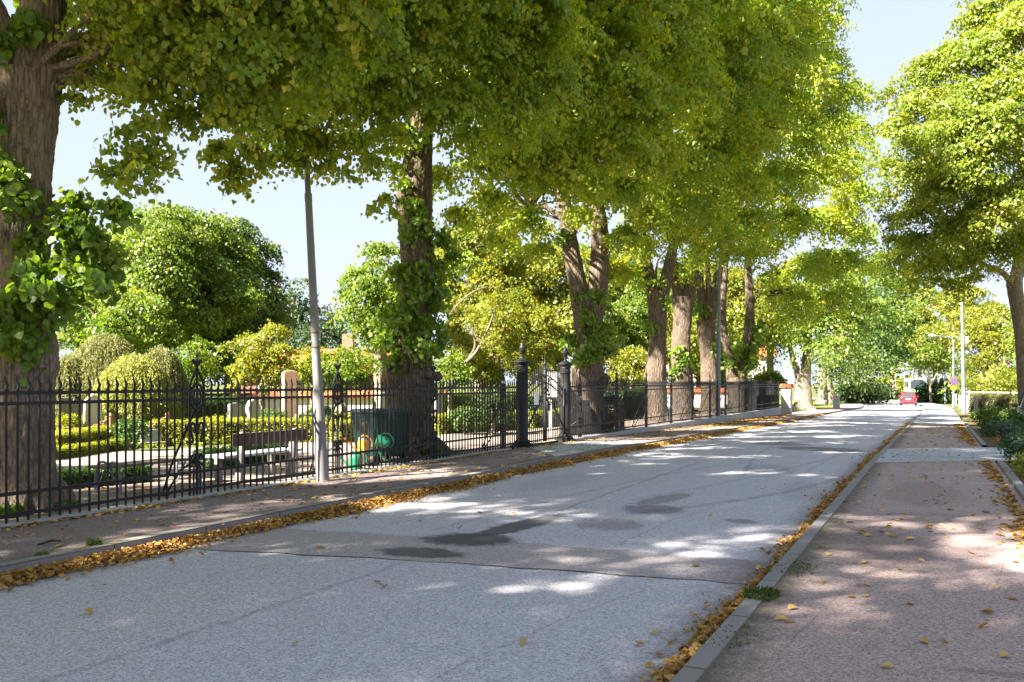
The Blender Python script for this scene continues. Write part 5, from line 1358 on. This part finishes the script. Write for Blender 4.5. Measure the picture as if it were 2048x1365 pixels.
# chain on posts
t = thing('chain_barrier', tuple(at(222, 21.5)), 'rust-brown chain hung between short posts in front of the graves', 'chain barrier')
cp = [at(92, 21.2), at(221, 21.5), at(335, 22.4)]
tops = []
for k, c in enumerate(cp):
    b = MB(); b.tube([c + np.array([0, 0, -.05]), c + np.array([0, 0, .78])], [.055, .045], 10); b.lathe((c[0], c[1], .77), [(.05, 0), (.06, .02), (.05, .05), (.02, .09)], 10); b.obj('post', M['chain'], t, True)
    tops.append(c + np.array([0, 0, .76]))
for a, c in zip(tops[:-1], tops[1:]):
    b = MB(); L_ = np.linalg.norm(c - a); n = int(L_ / .075); tx = (c - a) / L_
    for k in range(n):
        s = (k + .5) / n; sag = -.30 * 4 * s * (1 - s)
        o = a + (c - a) * s + np.array([0, 0, sag]); sl = -.30 * 4 * (1 - 2 * s) / L_
        dr = Vector(tx + np.array([0, 0, sl])).normalized(); up_ = Vector((0, 0, 1)); sd = dr.cross(up_).normalized(); up2 = sd.cross(dr)
        b.ring(o, dr, sd if k % 2 else up2, .055, .032, .011, 10, 5)
    b.obj('chain', M['chain'], t, True)

# ------------------------------------------------------------------ benches, bin, watering cans
BX0 = -9.98; y0, y1 = 10.35, 12.15
t = thing('park_bench', (BX0, (y0 + y1) / 2, 0), 'bench seen from behind with a brown back plank and grey seat', 'bench', 'benches inside the railing')
b = MB(); b.box((BX0 + .045, (y0 + y1) / 2, .70), (.045, y1 - y0, .20), 0); b.obj('backrest', M['plank_back'], t, False, .008)
for k in range(4):
    q = MB(); q.box((BX0 - .12 - k * .115, (y0 + y1) / 2, .43), (.10, y1 - y0 + .02, .045)); q.obj('seat_plank', M['plank_seat'], t, False, .006)
for yy in (y0 + .28, y1 - .28):
    q = MB(); T_ = Matrix.Translation((BX0 + .015, yy, 0))
    q.prism([(-.15, -.05), (-.02, -.05), (.03, .82), (-.04, .82), (-.11, .44)], .085, T_)
    q.prism([(-.56, -.05), (-.45, -.05), (-.48, .345), (-.58, .345)], .085, T_)
    q.prism([(-.58, .348), (-.118, .348), (-.115, .405), (-.60, .405)], .080, T_)
    q.obj('support', M['bench_conc'], t, False, .012)
BX1 = -10.75; y0, y1 = 8.55, 10.45
t = thing('park_bench', (BX1, (y0 + y1) / 2, 0), 'low backless bench with curved iron arms, left of the other bench', 'bench', 'benches inside the railing')
for k in range(3):
    q = MB(); q.box((BX1 - .14 + k * .14, (y0 + y1) / 2, .40), (.12, y1 - y0, .04)); q.obj('seat_plank', M['wood_grey'], t, False, .006)
for yy in (y0 + .2, y1 - .2):
    q = MB()
    for dx in (-.24, .24):
        s = 1 if dx > 0 else -1
        pts, rad = catmull([(BX1 + dx * 1.1, yy, 0), (BX1 + dx * 1.05, yy, .25), (BX1 + dx * .85, yy, .42), (BX1 + dx * .3, yy, .455), (BX1, yy, .37)], [.02] * 5, 5); q.tube(pts, rad, 8)
        pts, rad = catmull([(BX1 + dx * 1.02, yy, .02), (BX1 + dx * .55, yy, .22), (BX1 + dx * .2, yy, .37)], [.014] * 3, 5); q.tube(pts, rad, 6)
    q.obj('leg_frame', M['galv'], t, True)
# green bin
bx, by0 = -10.20, 14.85
t = thing('waste_bin', (bx, by0, 0), 'large dark green wheeled waste bin with a lid beside the leafy trunk', 'bin')
b = MB()
def rr(w, d_, z): return [(-w, -d_ * .9, z), (-w * .92, -d_, z), (w * .92, -d_, z), (w, -d_ * .9, z), (w, d_ * .9, z), (w * .92, d_, z), (-w * .92, d_, z), (-w, d_ * .9, z)]
secs = [(.50, .27, .14), (.535, .30, .40), (.57, .335, .92), (.60, .36, .95), (.60, .36, 1.0)]
V = []; Fc = []
for s in secs: V += rr(*s)
for k in range(len(secs) - 1):
    for i in range(8): j = (i + 1) % 8; Fc.append((k * 8 + i, k * 8 + j, k * 8 + 8 + j, k * 8 + 8 + i))
Fc += [tuple(range(8))[::-1], tuple(range(32, 40))]
mx = Matrix.Translation((bx, by0, 0)) @ Matrix.Rotation(PI / 2 - .12, 4, 'Z')
b.add([mx @ Vector(v) for v in V], Fc)
for k in range(6):                                   # moulded ribs
    xx = -.40 + k * .16
    for s in (-1, 1): b.add([mx @ Vector(p) for p in [(xx - .012, s * .31, .30), (xx + .012, s * .31, .30), (xx + .012, s * .352, .90), (xx - .012, s * .352, .90), (xx - .012, s * .27, .30), (xx + .012, s * .27, .30), (xx + .012, s * .30, .90), (xx - .012, s * .30, .90)]], [(0, 1, 2, 3), (0, 4, 5, 1), (3, 2, 6, 7), (0, 3, 7, 4), (1, 5, 6, 2)])
b.obj('body', M['binbody'], t, False, .012)
q = MB(); V = rr(.63, .40, 1.003) + rr(.63, .40, 1.035) + rr(.55, .33, 1.075); Fc = []
for k in range(2):
    for i in range(8): j = (i + 1) % 8; Fc.append((k * 8 + i, k * 8 + j, k * 8 + 8 + j, k * 8 + 8 + i))
Fc += [tuple(range(8))[::-1], tuple(range(16, 24))]
q.add([mx @ Vector(v) for v in V], Fc); q.obj('lid', M['binlid'], t, False, .01)
q = MB()
for s in (-1, 1): q.tube([mx @ Vector((s * .30 - .12, .40, 1.03)), mx @ Vector((s * .30 - .12, .47, 1.02)), mx @ Vector((s * .30 + .12, .47, 1.02)), mx @ Vector((s * .30 + .12, .40, 1.03))], .014, 6)
q.obj('handle', M['binbody'], t, True)
for (sx, sy) in ((-1, -1), (1, -1), (1, 1), (-1, 1)):
    q = MB(); o = mx @ Vector((sx * .40, sy * .20, .085)); ax = mx.to_3x3() @ Vector((1, 0, 0)); sd = mx.to_3x3() @ Vector((0, 1, 0))
    q.tube([o - sd * .025, o + sd * .025], .085, 14); q.box((o.x, o.y, .135), (.10, .07, .05)); q.obj('wheel', M['rubber'], t, True)
# watering cans
def can(name_label, c, mat, pitch, yaw, sc=1.0, rim=None):
    t = thing('watering_can', c, name_label, 'watering can', 'watering cans')
    Mx = Matrix.Translation(Vector([float(x) for x in c])) @ Matrix.Rotation(yaw, 4, 'Z') @ Matrix.Rotation(pitch, 4, 'Y') @ Matrix.Scale(sc, 4)
    def T(m): m.v = [tuple(Mx @ Vector(v)) for v in m.v]; return m
    b = MB(); b.lathe((0, 0, 0), [(.10, 0), (.125, .01), (.13, .06), (.125, .20), (.12, .25), (.105, .275), (.085, .29), (.085, .31)], 20); T(b).obj('body', M[mat], t, True)
    s = MB(); s.tube([(.11, 0, .05), (.22, 0, .14), (.33, 0, .27), (.38, 0, .34)], [.030, .024, .018, .016], 10); s.lathe((.385, 0, .345), [(.018, -.01), (.045, .02), (.045, .03), (.01, .034)], 12); T(s).obj('spout', M[mat], t, True)
    h = MB(); pts, rad = catmull([(-.115, 0, .06), (-.20, 0, .14), (-.19, 0, .28), (-.06, 0, .39), (.06, 0, .35), (.09, 0, .29)], [.014] * 6, 5); h.tube(pts, rad, 8); T(h).obj('handle', M[mat], t, True)
    if rim: r = MB(); r.ring((0, 0, .31), (1, 0, 0), (0, 1, 0), .086, .086, .010, 20); T(r).obj('rim', M[rim], t, True)
wc = at(730, 16.9)
t = thing('can_stand', (wc[0], wc[1], 0), 'dark timber stand by the bin that carries the hanging watering cans', 'stand')
b = MB(); b.box((wc[0], wc[1], .40), (.09, .09, .86)); b.box((wc[0], wc[1], .52), (.05, .62, .06), .3); b.box((wc[0], wc[1], .03), (.40, .40, .06)); b.obj('frame', M['wood_grey'], t, False, .006)
c1 = P(728, 906, 16.6); can('orange watering can with a pale rim hanging beside the green bin', c1, 'can_orange', .10, TH + PI, .84, 'white')
c2 = P(752, 880, 16.6); can('green watering can hanging spout down beside the orange one', c2, 'can_green', 1.9, TH + .2, .86)
c3 = P(712, 945, 16.0); c3[2] = .02; can('green watering can standing on the ground under the orange one', c3, 'can_green', 0, TH + PI, .95)

# ------------------------------------------------------------------ street furniture
LB = G(645, 962); LT = P(611, 280, 14.4)
ax = (LT - LB) / np.linalg.norm(LT - LB)
Hh = lambda z: LB + ax * (z / ax[2])
t = thing('lamp_post', LB, 'leaning concrete lamp post on the near left pavement', 'lamp post', 'lamp posts')
b = MB(); b.tube([Hh(-.1), Hh(.50)], [.108, .104], 16); b.tube([Hh(.50), Hh(1.42)], [.098, .090], 16); b.tube([Hh(1.42), Hh(1.52)], [.088, .072], 16); b.obj('base', M['concrete'], t, True)
b = MB(); b.tube([Hh(1.52), Hh(4.62)], [.072, .058], 16); b.obj('shaft', M['concrete'], t, True)
b = MB(); b.tube([Hh(4.58), Hh(4.70), Hh(4.72)], [.062, .062, .05], 16); b.tube([Hh(4.7), Hh(7.2)], [.048, .040], 14); b.obj('upper_shaft', M['concrete'], t, True)
for z in (2.18, 2.42):
    b = MB(); b.lathe(tuple(Hh(z)), [(.072, -.012), (.074, 0), (.072, .012)], 16); b.obj('band', M['rust'], t, True)
b = MB(); e = Hh(7.15); pts, rad = catmull([e, e + np.array([.3, 0, .22]), e + np.array([1.0, 0, .3])], [.03, .028, .025], 5); b.tube(pts, rad, 8); b.obj('arm', M['galv'], t, True)
b = MB(); b.tube([e + np.array([.95, 0, .3]), e + np.array([1.2, 0, .32]), e + np.array([1.5, 0, .31])], [.06, .11, .05], 10); b.obj('lamp_head', M['lampgrey'], t, True)
def post(label, u, v, w_px, hgt, steps, mat, arm=None, group='lamp posts', lean=0.0):
    c = G(u, v); d = float(np.dot(c, DIR)); r = px(w_px, d) / 2
    t = thing('lamp_post', c, label, 'lamp post', group)
    b = MB(); b.tube([c - np.array([0, 0, .1]), c + np.array([0, 0, steps])], [r, r * .95], 12); b.obj('base', M[mat], t, True)
    top = c + RT * lean + np.array([0, 0, hgt])
    b = MB(); b.tube([c + RT * lean * (steps / hgt) + np.array([0, 0, steps - .05]), top], [r * .78, r * .55], 12); b.obj('shaft', M[mat], t, True)
    if arm:
        L_, up_ = arm; k = -1
        b = MB(); pts, rad = catmull([top, top + RT * L_ * -.12 + np.array([0, 0, up_ * .55]), top - RT * L_ * .45 + np.array([0, 0, up_ * .85]), top - RT * L_ + np.array([0, 0, up_])], [r * .55, r * .5, r * .42, r * .36], 6); b.tube(pts, rad, 8); b.obj('arm', M[mat], t, True)
        q = MB(); a0 = top - RT * (L_ - .05) + np.array([0, 0, up_ - .0]); q.tube([a0, a0 - RT * .35 + np.array([0, 0, .03]), a0 - RT * .8 + np.array([0, 0, .06])], [.07, .17, .08], 12); q.obj('lamp_head', M['lampgrey'], t, True)
    return t, c, d
post('slim grey lamp post standing before the forked limes', 1437, 845, 9, 9.5, 4.6, 'galv', (1.2, .3), lean=.05)
tq, c, d = post('slim grey lamp post by the timber posts on the right, white box halfway up', 1928, 828, 9, 7.9, 1.6, 'galv', lean=-.14)
b = MB(); b.box((c[0] + .18, c[1] - .05, c[2] + 5.25), (.14, .20, .42), .3); b.obj('junction_box', M['white'], tq, False, .02)
tq, c, d = post('tall lamp post with a curved arm carrying the no parking sign', 1907, 814, 5.5, 6.9, 1.2, 'galv', (1.9, .55))
def round_sign(label, c, d, z, r, slash=True, plate=True):
    c = np.array(c); n_ = -DIR
    t = thing('traffic_sign', c + np.array([0, 0, 0]), label, 'sign')
    o = c + np.array([0, 0, z]) + n_ * .09
    def disc(name, rr_, th, off, mat, par):
        b = MB(); b.tube([o + n_ * off, o + n_ * (off + th)], rr_, 28); return b.obj(name, M[mat], par)
    f = disc('disc', r, .02, 0, 'sign_red', t); disc('blue_field', r * .78, .012, .02, 'sign_blue', t)
    if slash:
        b = MB(); a = RT * .7071 + np.array([0, 0, -.7071]); pq = RT * .7071 + np.array([0, 0, .7071])
        V = [o + n_ * .036 + a * s * r * .82 + pq * q_ * r * .11 for s, q_ in ((-1, -1), (1, -1), (1, 1), (-1, 1))]
        V += [v - n_ * .003 for v in V]
        b.add(V, [(0, 1, 2, 3), (4, 5, 6, 7), (0, 1, 5, 4), (1, 2, 6, 5), (2, 3, 7, 6), (3, 0, 4, 7)]); b.obj('slash', M['sign_red'], t)
    if plate:
        b = MB(); b.box(o + np.array([0, 0, -r - .30]), (.62, .02, .36), TH); pl_ = b.obj('plate', M['sign_yellow'], t)
        b = MB(); b.box(o + np.array([0, 0, -r - .30]) + n_ * .013, (.06, .01, .24), TH); b.obj('mark', M['frame_dark'], pl_)
    return t
zs = CH - (763 - HZ) / F * d - c[2]
round_sign('round blue and red no parking sign above a yellow plate on the curved lamp post', c, d, zs, px(7.6, d), True, True)
tq, c2, d2 = post('farther lamp post with a curved arm at the end of the right pavement', 1890, 806, 3.5, 5.7, 1.2, 'galv', (1.6, .4))
c4 = G(1885, 805); d4 = float(np.dot(c4, DIR))
t = thing('sign_pole', c4, 'thin pole with a washed-out round sign far down the right pavement', 'sign')
b = MB(); b.tube([c4, c4 + np.array([0, 0, CH - (750 - HZ) / F * d4 - c4[2]])], .045, 8); b.obj('pole', M['galv'], t, True)
b = MB(); o = P(1885, 765, d4) - DIR * .08; b.tube([o, o - DIR * .02], px(5.5, d4), 24); b.obj('disc', M['sign_grey'], t)
# timber posts with rails along the right verge
for k, (u, v) in enumerate(((1911, 812), (1920, 817), (1936, 826), (1944, 830), (1952, 833))):
    c = G(u, v); d = float(np.dot(c, DIR)); t = thing('timber_post', c, ['grey timber post nearest the no parking sign', 'grey timber post left of the slim lamp post', 'grey timber post just right of the slim lamp post', 'middle grey timber post right of the slim lamp post', 'last grey timber post before the shrubs'][k], 'post', 'timber posts along the right verge')
    b = MB(); b.box((c[0], c[1], c[2] + .60), (.22, .22, 1.3), .2); b.obj('shaft', M['wood_post'], t, False, .02)
    q = MB(); q.box((c[0], c[1], c[2] + 1.27), (.20, .20, .05), .2, .6); q.obj('cap', M['wood_post'], t)
t = thing('rail_fence', tuple(P(1990, 790, 66)[:2]) + (float(g(60)),), 'low pale horizontal rail fence behind the right hedge', 'fence')
a0 = P(1925, 790, 70); a1 = P(2110, 790, 62); zb = float(g(60)); an = math.atan2(a1[1] - a0[1], a1[0] - a0[0]); L_ = np.linalg.norm((a1 - a0)[:2])
for z in (CH - .74, CH - 1.02):
    b = MB(); b.box(((a0[0] + a1[0]) / 2, (a0[1] + a1[1]) / 2, z), (L_, .05, .10), an); b.obj('rail', M['wood_post'], t)
for k in range(6):
    q = a0 + (a1 - a0) * (k + .5) / 6; b = MB(); b.box((q[0] + .0, q[1] + .06, (zb + CH - .62) / 2), (.10, .06, CH - .62 - zb), an); b.obj('post', M['wood_post'], t)
hedge('brown-green hornbeam hedge below the pale rail fence', P(1950, 800, 58)[:2], P(2075, 800, 50)[:2], .8, 1.25, 'hedge_brown', .10, .7, z0=float(g(55)), wob=.06)
# shrubs beside the driveway
def low_shrub(label, spots, mat, size, dens=1.0):
    c0 = G(*spots[0][:2]); t = thing('ground_shrub', c0, label, 'shrub', 'low shrubs on the right verge')
    L = Leaves(); b = MB()
    for (u, v, r, h) in spots:
        c = G(u, v); b.tube([c, c + np.array([0, 0, h])], [.02, .008], 5)
        L.lobe((c[0], c[1], c[2] + h), (r, r, h * .9), size, dens, per=20, up=.8, tilt=.5)
    b.obj('stem', M['twig'], t); leaves_obj('foliage', L, M[mat], t)
low_shrub('bright green low shrub right of the timber posts', [(1955, 845, .55, .35), (1975, 850, .7, .45), (1995, 848, .8, .5), (2010, 855, .7, .45), (1985, 862, .6, .35)], 'shrub', .075)
low_shrub('blue-green low shrub in front of the bright one', [(1985, 873, .55, .30), (2005, 877, .55, .32), (2022, 872, .5, .34)], 'shrub_blue', .07)
low_shrub('green low shrub against the dark parked car', [(2035, 862, .6, .5), (2050, 868, .6, .5), (2030, 850, .6, .45)], 'shrub', .075)
low_shrub('dark blue-green bush at the right edge beside the driveway', [(2032, 916, .42, .34), (2046, 925, .45, .38), (2060, 918, .5, .4)], 'shrub_blue', .06)
low_shrub('yellowish leafy sprig at the right edge beneath the dark bush', [(2050, 950, .18, .22), (2062, 955, .2, .25)], 'lime_sun', .07)

# ------------------------------------------------------------------ vehicles
def car(label, loc, rz_, paint, show_front):
    t = thing('parked_car' if show_front else 'hatchback_car', loc, label, 'car', None, rz_)
    # length along +y (nose at +y), width x
    secs = [(-1.96, .62, .34, .62, .80), (-1.92, .76, .24, .55, .92), (-1.70, .84, .20, .55, .98), (-1.2, .865, .18, .55, .98), (0, .87, .18, .55, .95), (1.0, .865, .18, .52, .90), (1.55, .84, .20, .50, .82), (1.85, .76, .24, .48, .74), (1.95, .62, .32, .50, .66)]
    V = []; Fc = []; K = 10
    for (y, w, zb_, zm, zt) in secs:
        V += [(-w * .80, y, zb_), (-w * .96, y, zb_ + .06), (-w, y, zm), (-w * .97, y, zm + (zt - zm) * .6), (-w * .86, y, zt), (w * .86, y, zt), (w * .97, y, zm + (zt - zm) * .6), (w, y, zm), (w * .96, y, zb_ + .06), (w * .80, y, zb_)]
    for k in range(len(secs) - 1):
        for i in range(K): j = (i + 1) % K; Fc.append((k * K + i, k * K + j, k * K + K + j, k * K + K + i))
    n = len(secs) - 1; Fc += [tuple(range(K)), tuple(range(n * K, n * K + K))[::-1]]
    b = MB(); b.add(V, Fc); b.obj('body', M[paint], t, True, world_space=False)
    cs = [(-1.84, .70, .93, .70, .96), (-1.55, .76, .95, .60, 1.40), (-1.1, .78, .95, .60, 1.47), (-.2, .78, .93, .60, 1.48), (.45, .77, .91, .57, 1.40), (1.15, .72, .86, .68, .88)]
    V = []; Fc = []; K = 4
    for (y, w, z0, w2, z1) in cs: V += [(-w, y, z0 - .03), (-w2, y, z1), (w2, y, z1), (w, y, z0 - .03)]
    for k in range(len(cs) - 1):
        for i in range(4): j = (i + 1) % 4; Fc.append((k * 4 + i, k * 4 + j, k * 4 + 4 + j, k * 4 + 4 + i))
    Fc += [(0, 1, 2, 3), (23, 22, 21, 20)]
    b = MB(); b.add(V, Fc); b.obj('window_glass', M['glass'], t, True, .02, world_space=False)
    r = MB(); r.add([(-.61, -1.60, 1.405), (.61, -1.60, 1.405), (.615, -1.1, 1.485), (.615, -.2, 1.495), (.585, .45, 1.415), (-.585, .45, 1.415), (-.615, -.2, 1.495), (-.615, -1.1, 1.485)], [(0, 1, 2, 7), (7, 2, 3, 6), (6, 3, 4, 5)])
    for s in (-1, 1):
        for (ya, yb, za, zb_, wa, wb) in ((-1.84, -1.58, .94, 1.40, .715, .615), (.42, 1.12, 1.41, .87, .58, .70), (-.35, -.35, .94, 1.47, .795, .615)):
            r.tube([(s * wa, ya, za), (s * wb, yb, zb_)], .035, 6)
    r.obj('roof', M[paint], t, True, world_space=False)
    for (x, y) in ((-.74, -1.22), (.74, -1.22), (.74, 1.22), (-.74, 1.22)):
        w = MB(); s = 1 if x > 0 else -1
        w.tube([(x - s * .10, y, .30), (x + s * .115, y, .30)], .30, 20); wo_ = w.obj('wheel', M['tyre'], t, True, world_space=False)
        q = MB(); q.tube([(x + s * .10, y, .30), (x + s * .128, y, .30)], .19, 16); q.obj('rim', M['chrome'], wo_, True, world_space=False)
    for s in (-1, 1):
        q = MB(); q.box((s * .66, -1.93, .78), (.24, .07, .26), s * .25); q.obj('tail_light', M['lens_red'], t, False, .02, world_space=False)
        q = MB(); q.box((s * .62, 1.84, .66), (.32, .16, .16), -s * .35); q.obj('headlight', M['lens'], t, False, .03, world_space=False)
        q = MB(); q.box((s * .93, .62, .98), (.18, .10, .13)); q.obj('mirror', M[paint], t, False, .03, world_space=False)
    q = MB(); q.box((0, -1.97, .72), (.50, .03, .12)); q.obj('number_plate', M['plate'], t, world_space=False)
    q = MB(); q.box((0, 1.965, .44), (.50, .03, .12)); q.obj('number_plate', M['plate'], t, world_space=False)
    q = MB(); q.box((0, -1.93, .37), (1.28, .12, .16)); q.obj('rear_bumper', M['plastic'], t, False, .03, world_space=False)
    q = MB(); q.box((0, 1.93, .30), (1.2, .10, .12)); q.obj('front_bumper', M['plastic'], t, False, .03, world_space=False)
    for k in range(4):
        q = MB(); q.box((0, 1.945 - k * .004, .55 + k * .05), (1.05, .05, .018)); q.obj('grille_bar', M['chrome'], t, world_space=False)
    return t
c = G(1817, 811); car('small red hatchback driving away at the far end of the street', c, bend(c[1]) * 0 + .02, 'red', False)
cc = P(2036, 766, 31); car('dark blue car with a slatted grille parked at the right edge', (cc[0] + .95, cc[1] + 1.9, float(g(cc[1]))), PI - .05, 'blue', True)
# bus
c = P(1836, 766, 132); zb = float(g(110))
t = thing('city_bus', (c[0], c[1], zb), 'green and white bus half hidden behind the red car and bushes', 'bus', None, .10)
b = MB(); b.box((0, 5.5, 1.05), (2.5, 11, 1.5)); b.obj('lower_body', M['bus'], t, False, .12, world_space=False)
b = MB(); b.box((0, 5.52, 2.42), (2.44, 10.9, 1.24)); b.obj('upper_body', M['bus_white'], t, False, .10, world_space=False)
b = MB(); b.box((0, 5.5, 3.10), (2.3, 10.6, .20)); b.obj('roof', M['bus_white'], t, False, .06, world_space=False)
b = MB(); b.box((0, .03, 2.20), (2.1, .10, 1.25)); b.obj('windscreen', M['glass'], t, False, .03, world_space=False)
b = MB(); b.box((0, .06, 2.93), (1.5, .10, .18)); b.obj('destination_box', M['frame_dark'], t, world_space=False)
for k in range(5):
    for s in (-1, 1):
        b = MB(); b.box((s * 1.235, 1.6 + k * 1.9, 2.3), (.05, 1.6, .95)); b.obj('side_window', M['glass'], t, world_space=False)
for (x, y) in ((-1.1, 2.2), (1.1, 2.2), (1.1, 8.4), (-1.1, 8.4)):
    b = MB(); b.tube([(x - .14, y, .48), (x + .16, y, .48)], .48, 18); b.obj('wheel', M['tyre'], t, True, world_space=False)
for s in (-1, 1):
    b = MB(); b.box((s * .95, -.02, .72), (.34, .08, .2)); b.obj('headlight', M['lens'], t, False, .02, world_space=False)
    b = MB(); b.box((s * 1.42, -.1, 2.3), (.2, .12, .42)); b.obj('mirror', M['plastic'], t, False, .03, world_space=False)

# ------------------------------------------------------------------ fallen leaves, weeds
def litter(name, label, xf, y0, y1, per_m, spread, size, mat='litter', heap=.05, zoff=0.0, kind='stuff', falloff=None, side=0):
    n = 0; pl = []
    ys = np.arange(y0, y1, .25)
    for y in ys:
        un = .85 + .35 * math.sin(y * 1.9 + per_m) + .30 * math.sin(y * .73 + spread * 40) + .25 * math.sin(y * 4.3)
        m = rng.poisson(per_m * .25 * max(.15, un))
        if m == 0: continue
        yy = y + rng.random(m) * .25
        dx = rng.normal(size=m) * spread * .5 * (.75 + .5 * un) * np.where(rng.random(m) < .05, 2.2, 1.0)
        if side: dx = np.abs(dx) * side
        x = xf(y) + dx
        hgt = heap * np.exp(-(dx / spread) ** 2 * 2) * rng.random(m)
        z = g(yy) + zoff + .006 + hgt
        pl.append(np.stack([x, yy, z], 1))
    p = np.vstack(pl); m = len(p)
    L = Leaves()
    L.add(p, nrmz(np.array([0, 0, 1.0]) + rng.normal(size=(m, 3)) * (.62 if heap > .02 else .22)), rng.normal(size=(m, 3)), size * (.55 + .75 * rng.random(m)), rng.random(m), rng.random(m))
    o = leaves_obj(name, L, M[mat], None, True, .36); o['kind'] = kind; o['label'] = label; o['category'] = 'leaves'
    return o
litter('leaf_litter', 'drift of brown and yellow leaves in the left gutter', lambda y: XL + .20, 2.5, 26, 700, .17, .048, heap=.075, zoff=-.095, side=1)
litter('leaf_litter', 'brown leaves piled right against the left kerb', lambda y: XL + .10, 2.5, 46, 430, .12, .052, heap=.06, zoff=-.095)
litter('leaf_litter', 'thin line of leaves along the far left gutter', lambda y: XL + .15, 26, 62, 200, .14, .09, heap=.05, zoff=-.095, side=1)
litter('leaf_litter', 'yellow-brown leaves lining the right kerb', lambda y: XR - .05, 2.0, 50, 210, .11, .048, heap=.045, zoff=-.095, side=-1)
litter('leaf_litter', 'scattered leaves on the left pavement', lambda y: -8.3, 3, 58, 26, 1.1, .075, 'leaf_y', heap=0.004)
litter('leaf_litter', 'leaves gathered below the railing sill', lambda y: FX + .22, 4, 50, 50, .10, .075, 'leaf_y', heap=.015, side=1)
litter('leaf_litter', 'leaves on the far left pavement before the brown boards', lambda y: -8.7, 36, 58, 110, .5, .10, heap=.02)
litter('leaf_litter', 'scattered leaves on the far part of the right pavement', lambda y: -.1, 10, 46, 14, 1.2, .07, 'leaf_y', heap=.003)
litter('leaf_litter', 'leaves against the stone edging of the right pavement', lambda y: .92, 6, 20.5, 70, .16, .075, heap=.02, side=-1)
litter('leaf_litter', 'leaves against the far edging of the right pavement', lambda y: .90, 26, 46, 80, .25, .08, heap=.02, side=-1)
litter('leaf_litter', 'leaves lying on the soil of the right verge', lambda y: 1.5, 6, 21, 130, .8, .075, heap=.02, side=1, zoff=.02)
litter('leaf_litter', 'leaves under the shrubs of the right verge', lambda y: 1.5, 27, 46, 90, .6, .085, heap=.02, side=1, zoff=.02)
litter('leaf_litter', 'orange leaves under the churchyard hedges', lambda y: -10.6, 5, 34, 40, 1.0, .08, heap=.004, zoff=.0)
# single leaves one can count in the foreground
def leaf_mesh(seed):
    rs = np.random.default_rng(seed); L = Leaves()
    L.add(np.array([[0, 0, .008]]), nrmz(np.array([[rs.normal() * .2, rs.normal() * .2, 1.0]])), np.array([[1.0, 0, 0]]), np.array([.085]), np.array([rs.random()]), np.array([rs.random()]))
    return L.mesh('fallen_leaf', M['leaf_y'], True, .34, .16)
LM = [leaf_mesh(k) for k in range(6)]
spots = []
rs = np.random.default_rng(5)
for k in range(64):
    y = 3.4 + 8.6 * rs.random() ** 1.3; x = rs.uniform(-1.05, .9); spots.append((x, y, 0.0, 'single fallen yellow leaf lying on the reddish right pavement', 'leaves dotted over the right pavement'))
for (u, v) in ((755, 1172), (768, 1180), (590, 1296), (176, 1231), (960, 1030), (1028, 1031), (840, 1047), (1392, 1135), (1460, 1175), (1300, 1160), (1265, 1050), (1420, 1035), (1310, 1268), (1280, 1290), (1450, 1240), (1050, 1290), (640, 1100), (920, 1060)):
    q = G(u, v, -.1); spots.append((q[0], q[1], float(rz(q[0], q[1]) - g(q[1])), 'single fallen leaf lying out on the grey roadway', 'leaves dotted over the roadway'))
for (x, y, z, lab, grp) in spots:
    o = bpy.data.objects.new('fallen_leaf', LM[rs.integers(0, 6)]); COL.objects.link(o)
    o.location = (x, y, float(g(y)) + z + .003); o.rotation_euler = (0, 0, rs.uniform(0, 6.28)); s = rs.uniform(.65, 1.15); o.scale = (s, s, s)
    prop(o, lab, 'leaf', grp)
def tuft(label, u, v, n, rad, h, mat='grass', off=0.0):
    c = G(u, v, off); t = thing('weed_tuft', c, label, 'weed', 'weeds by the kerbs')
    a = rng.random(n) * 2 * PI; r = rad * np.sqrt(rng.random(n)); dr = np.stack([np.cos(a), np.sin(a), np.zeros(n)], 1)
    p = c + dr * r[:, None] * np.array([1, 1.6, 1]); p[:, 2] += h * .45 * rng.random(n)
    L = Leaves(); L.add(p, nrmz(dr + rng.normal(size=(n, 3)) * .6 + np.array([0, 0, .4])), np.array([0, 0, 1.0]) + dr * .7 + rng.normal(size=(n, 3)) * .4, h * (.6 + .6 * rng.random(n)), rng.random(n), rng.random(n))
    leaves_obj('blades', L, M[mat], t, False, .16)['kind'] = 'stuff'
tuft('bright grass tuft growing at the near right kerb', 1522, 1192, 260, .13, .06)
tuft('thin grass fringe by the right kerb above the bright tuft', 1580, 1140, 130, .22, .04)
tuft('faint grass fringe at the bottom of the right kerb', 1450, 1270, 110, .2, .035)
tuft('small yellowing weed on the left pavement edge', 190, 1092, 50, .05, .10)
tuft('small weed on the left kerb near the frame edge', 84, 1112, 40, .05, .06)
tuft('weed sprouting at the foot of the railing near the left edge', 12, 1035, 80, .12, .22, 'shoot')
tuft('weed at the foot of the railing beside the big left trunk', 120, 1020, 70, .14, .16, 'shoot')
# thin dead branch on the left pavement
q0 = G(75, 1092); b = MB(); q1 = G(122, 1085)
b.tube([q0 + np.array([0, 0, .012]), (q0 + q1) / 2 + np.array([0, .02, .03]), q1 + np.array([0, 0, .014])], [.008, .012, .006], 6); prop(b.obj('dead_twig', M['twig'], None, True), 'dark dead twig lying on the left pavement near the frame edge', 'twig')
print('leaves', LEAFCOUNT)
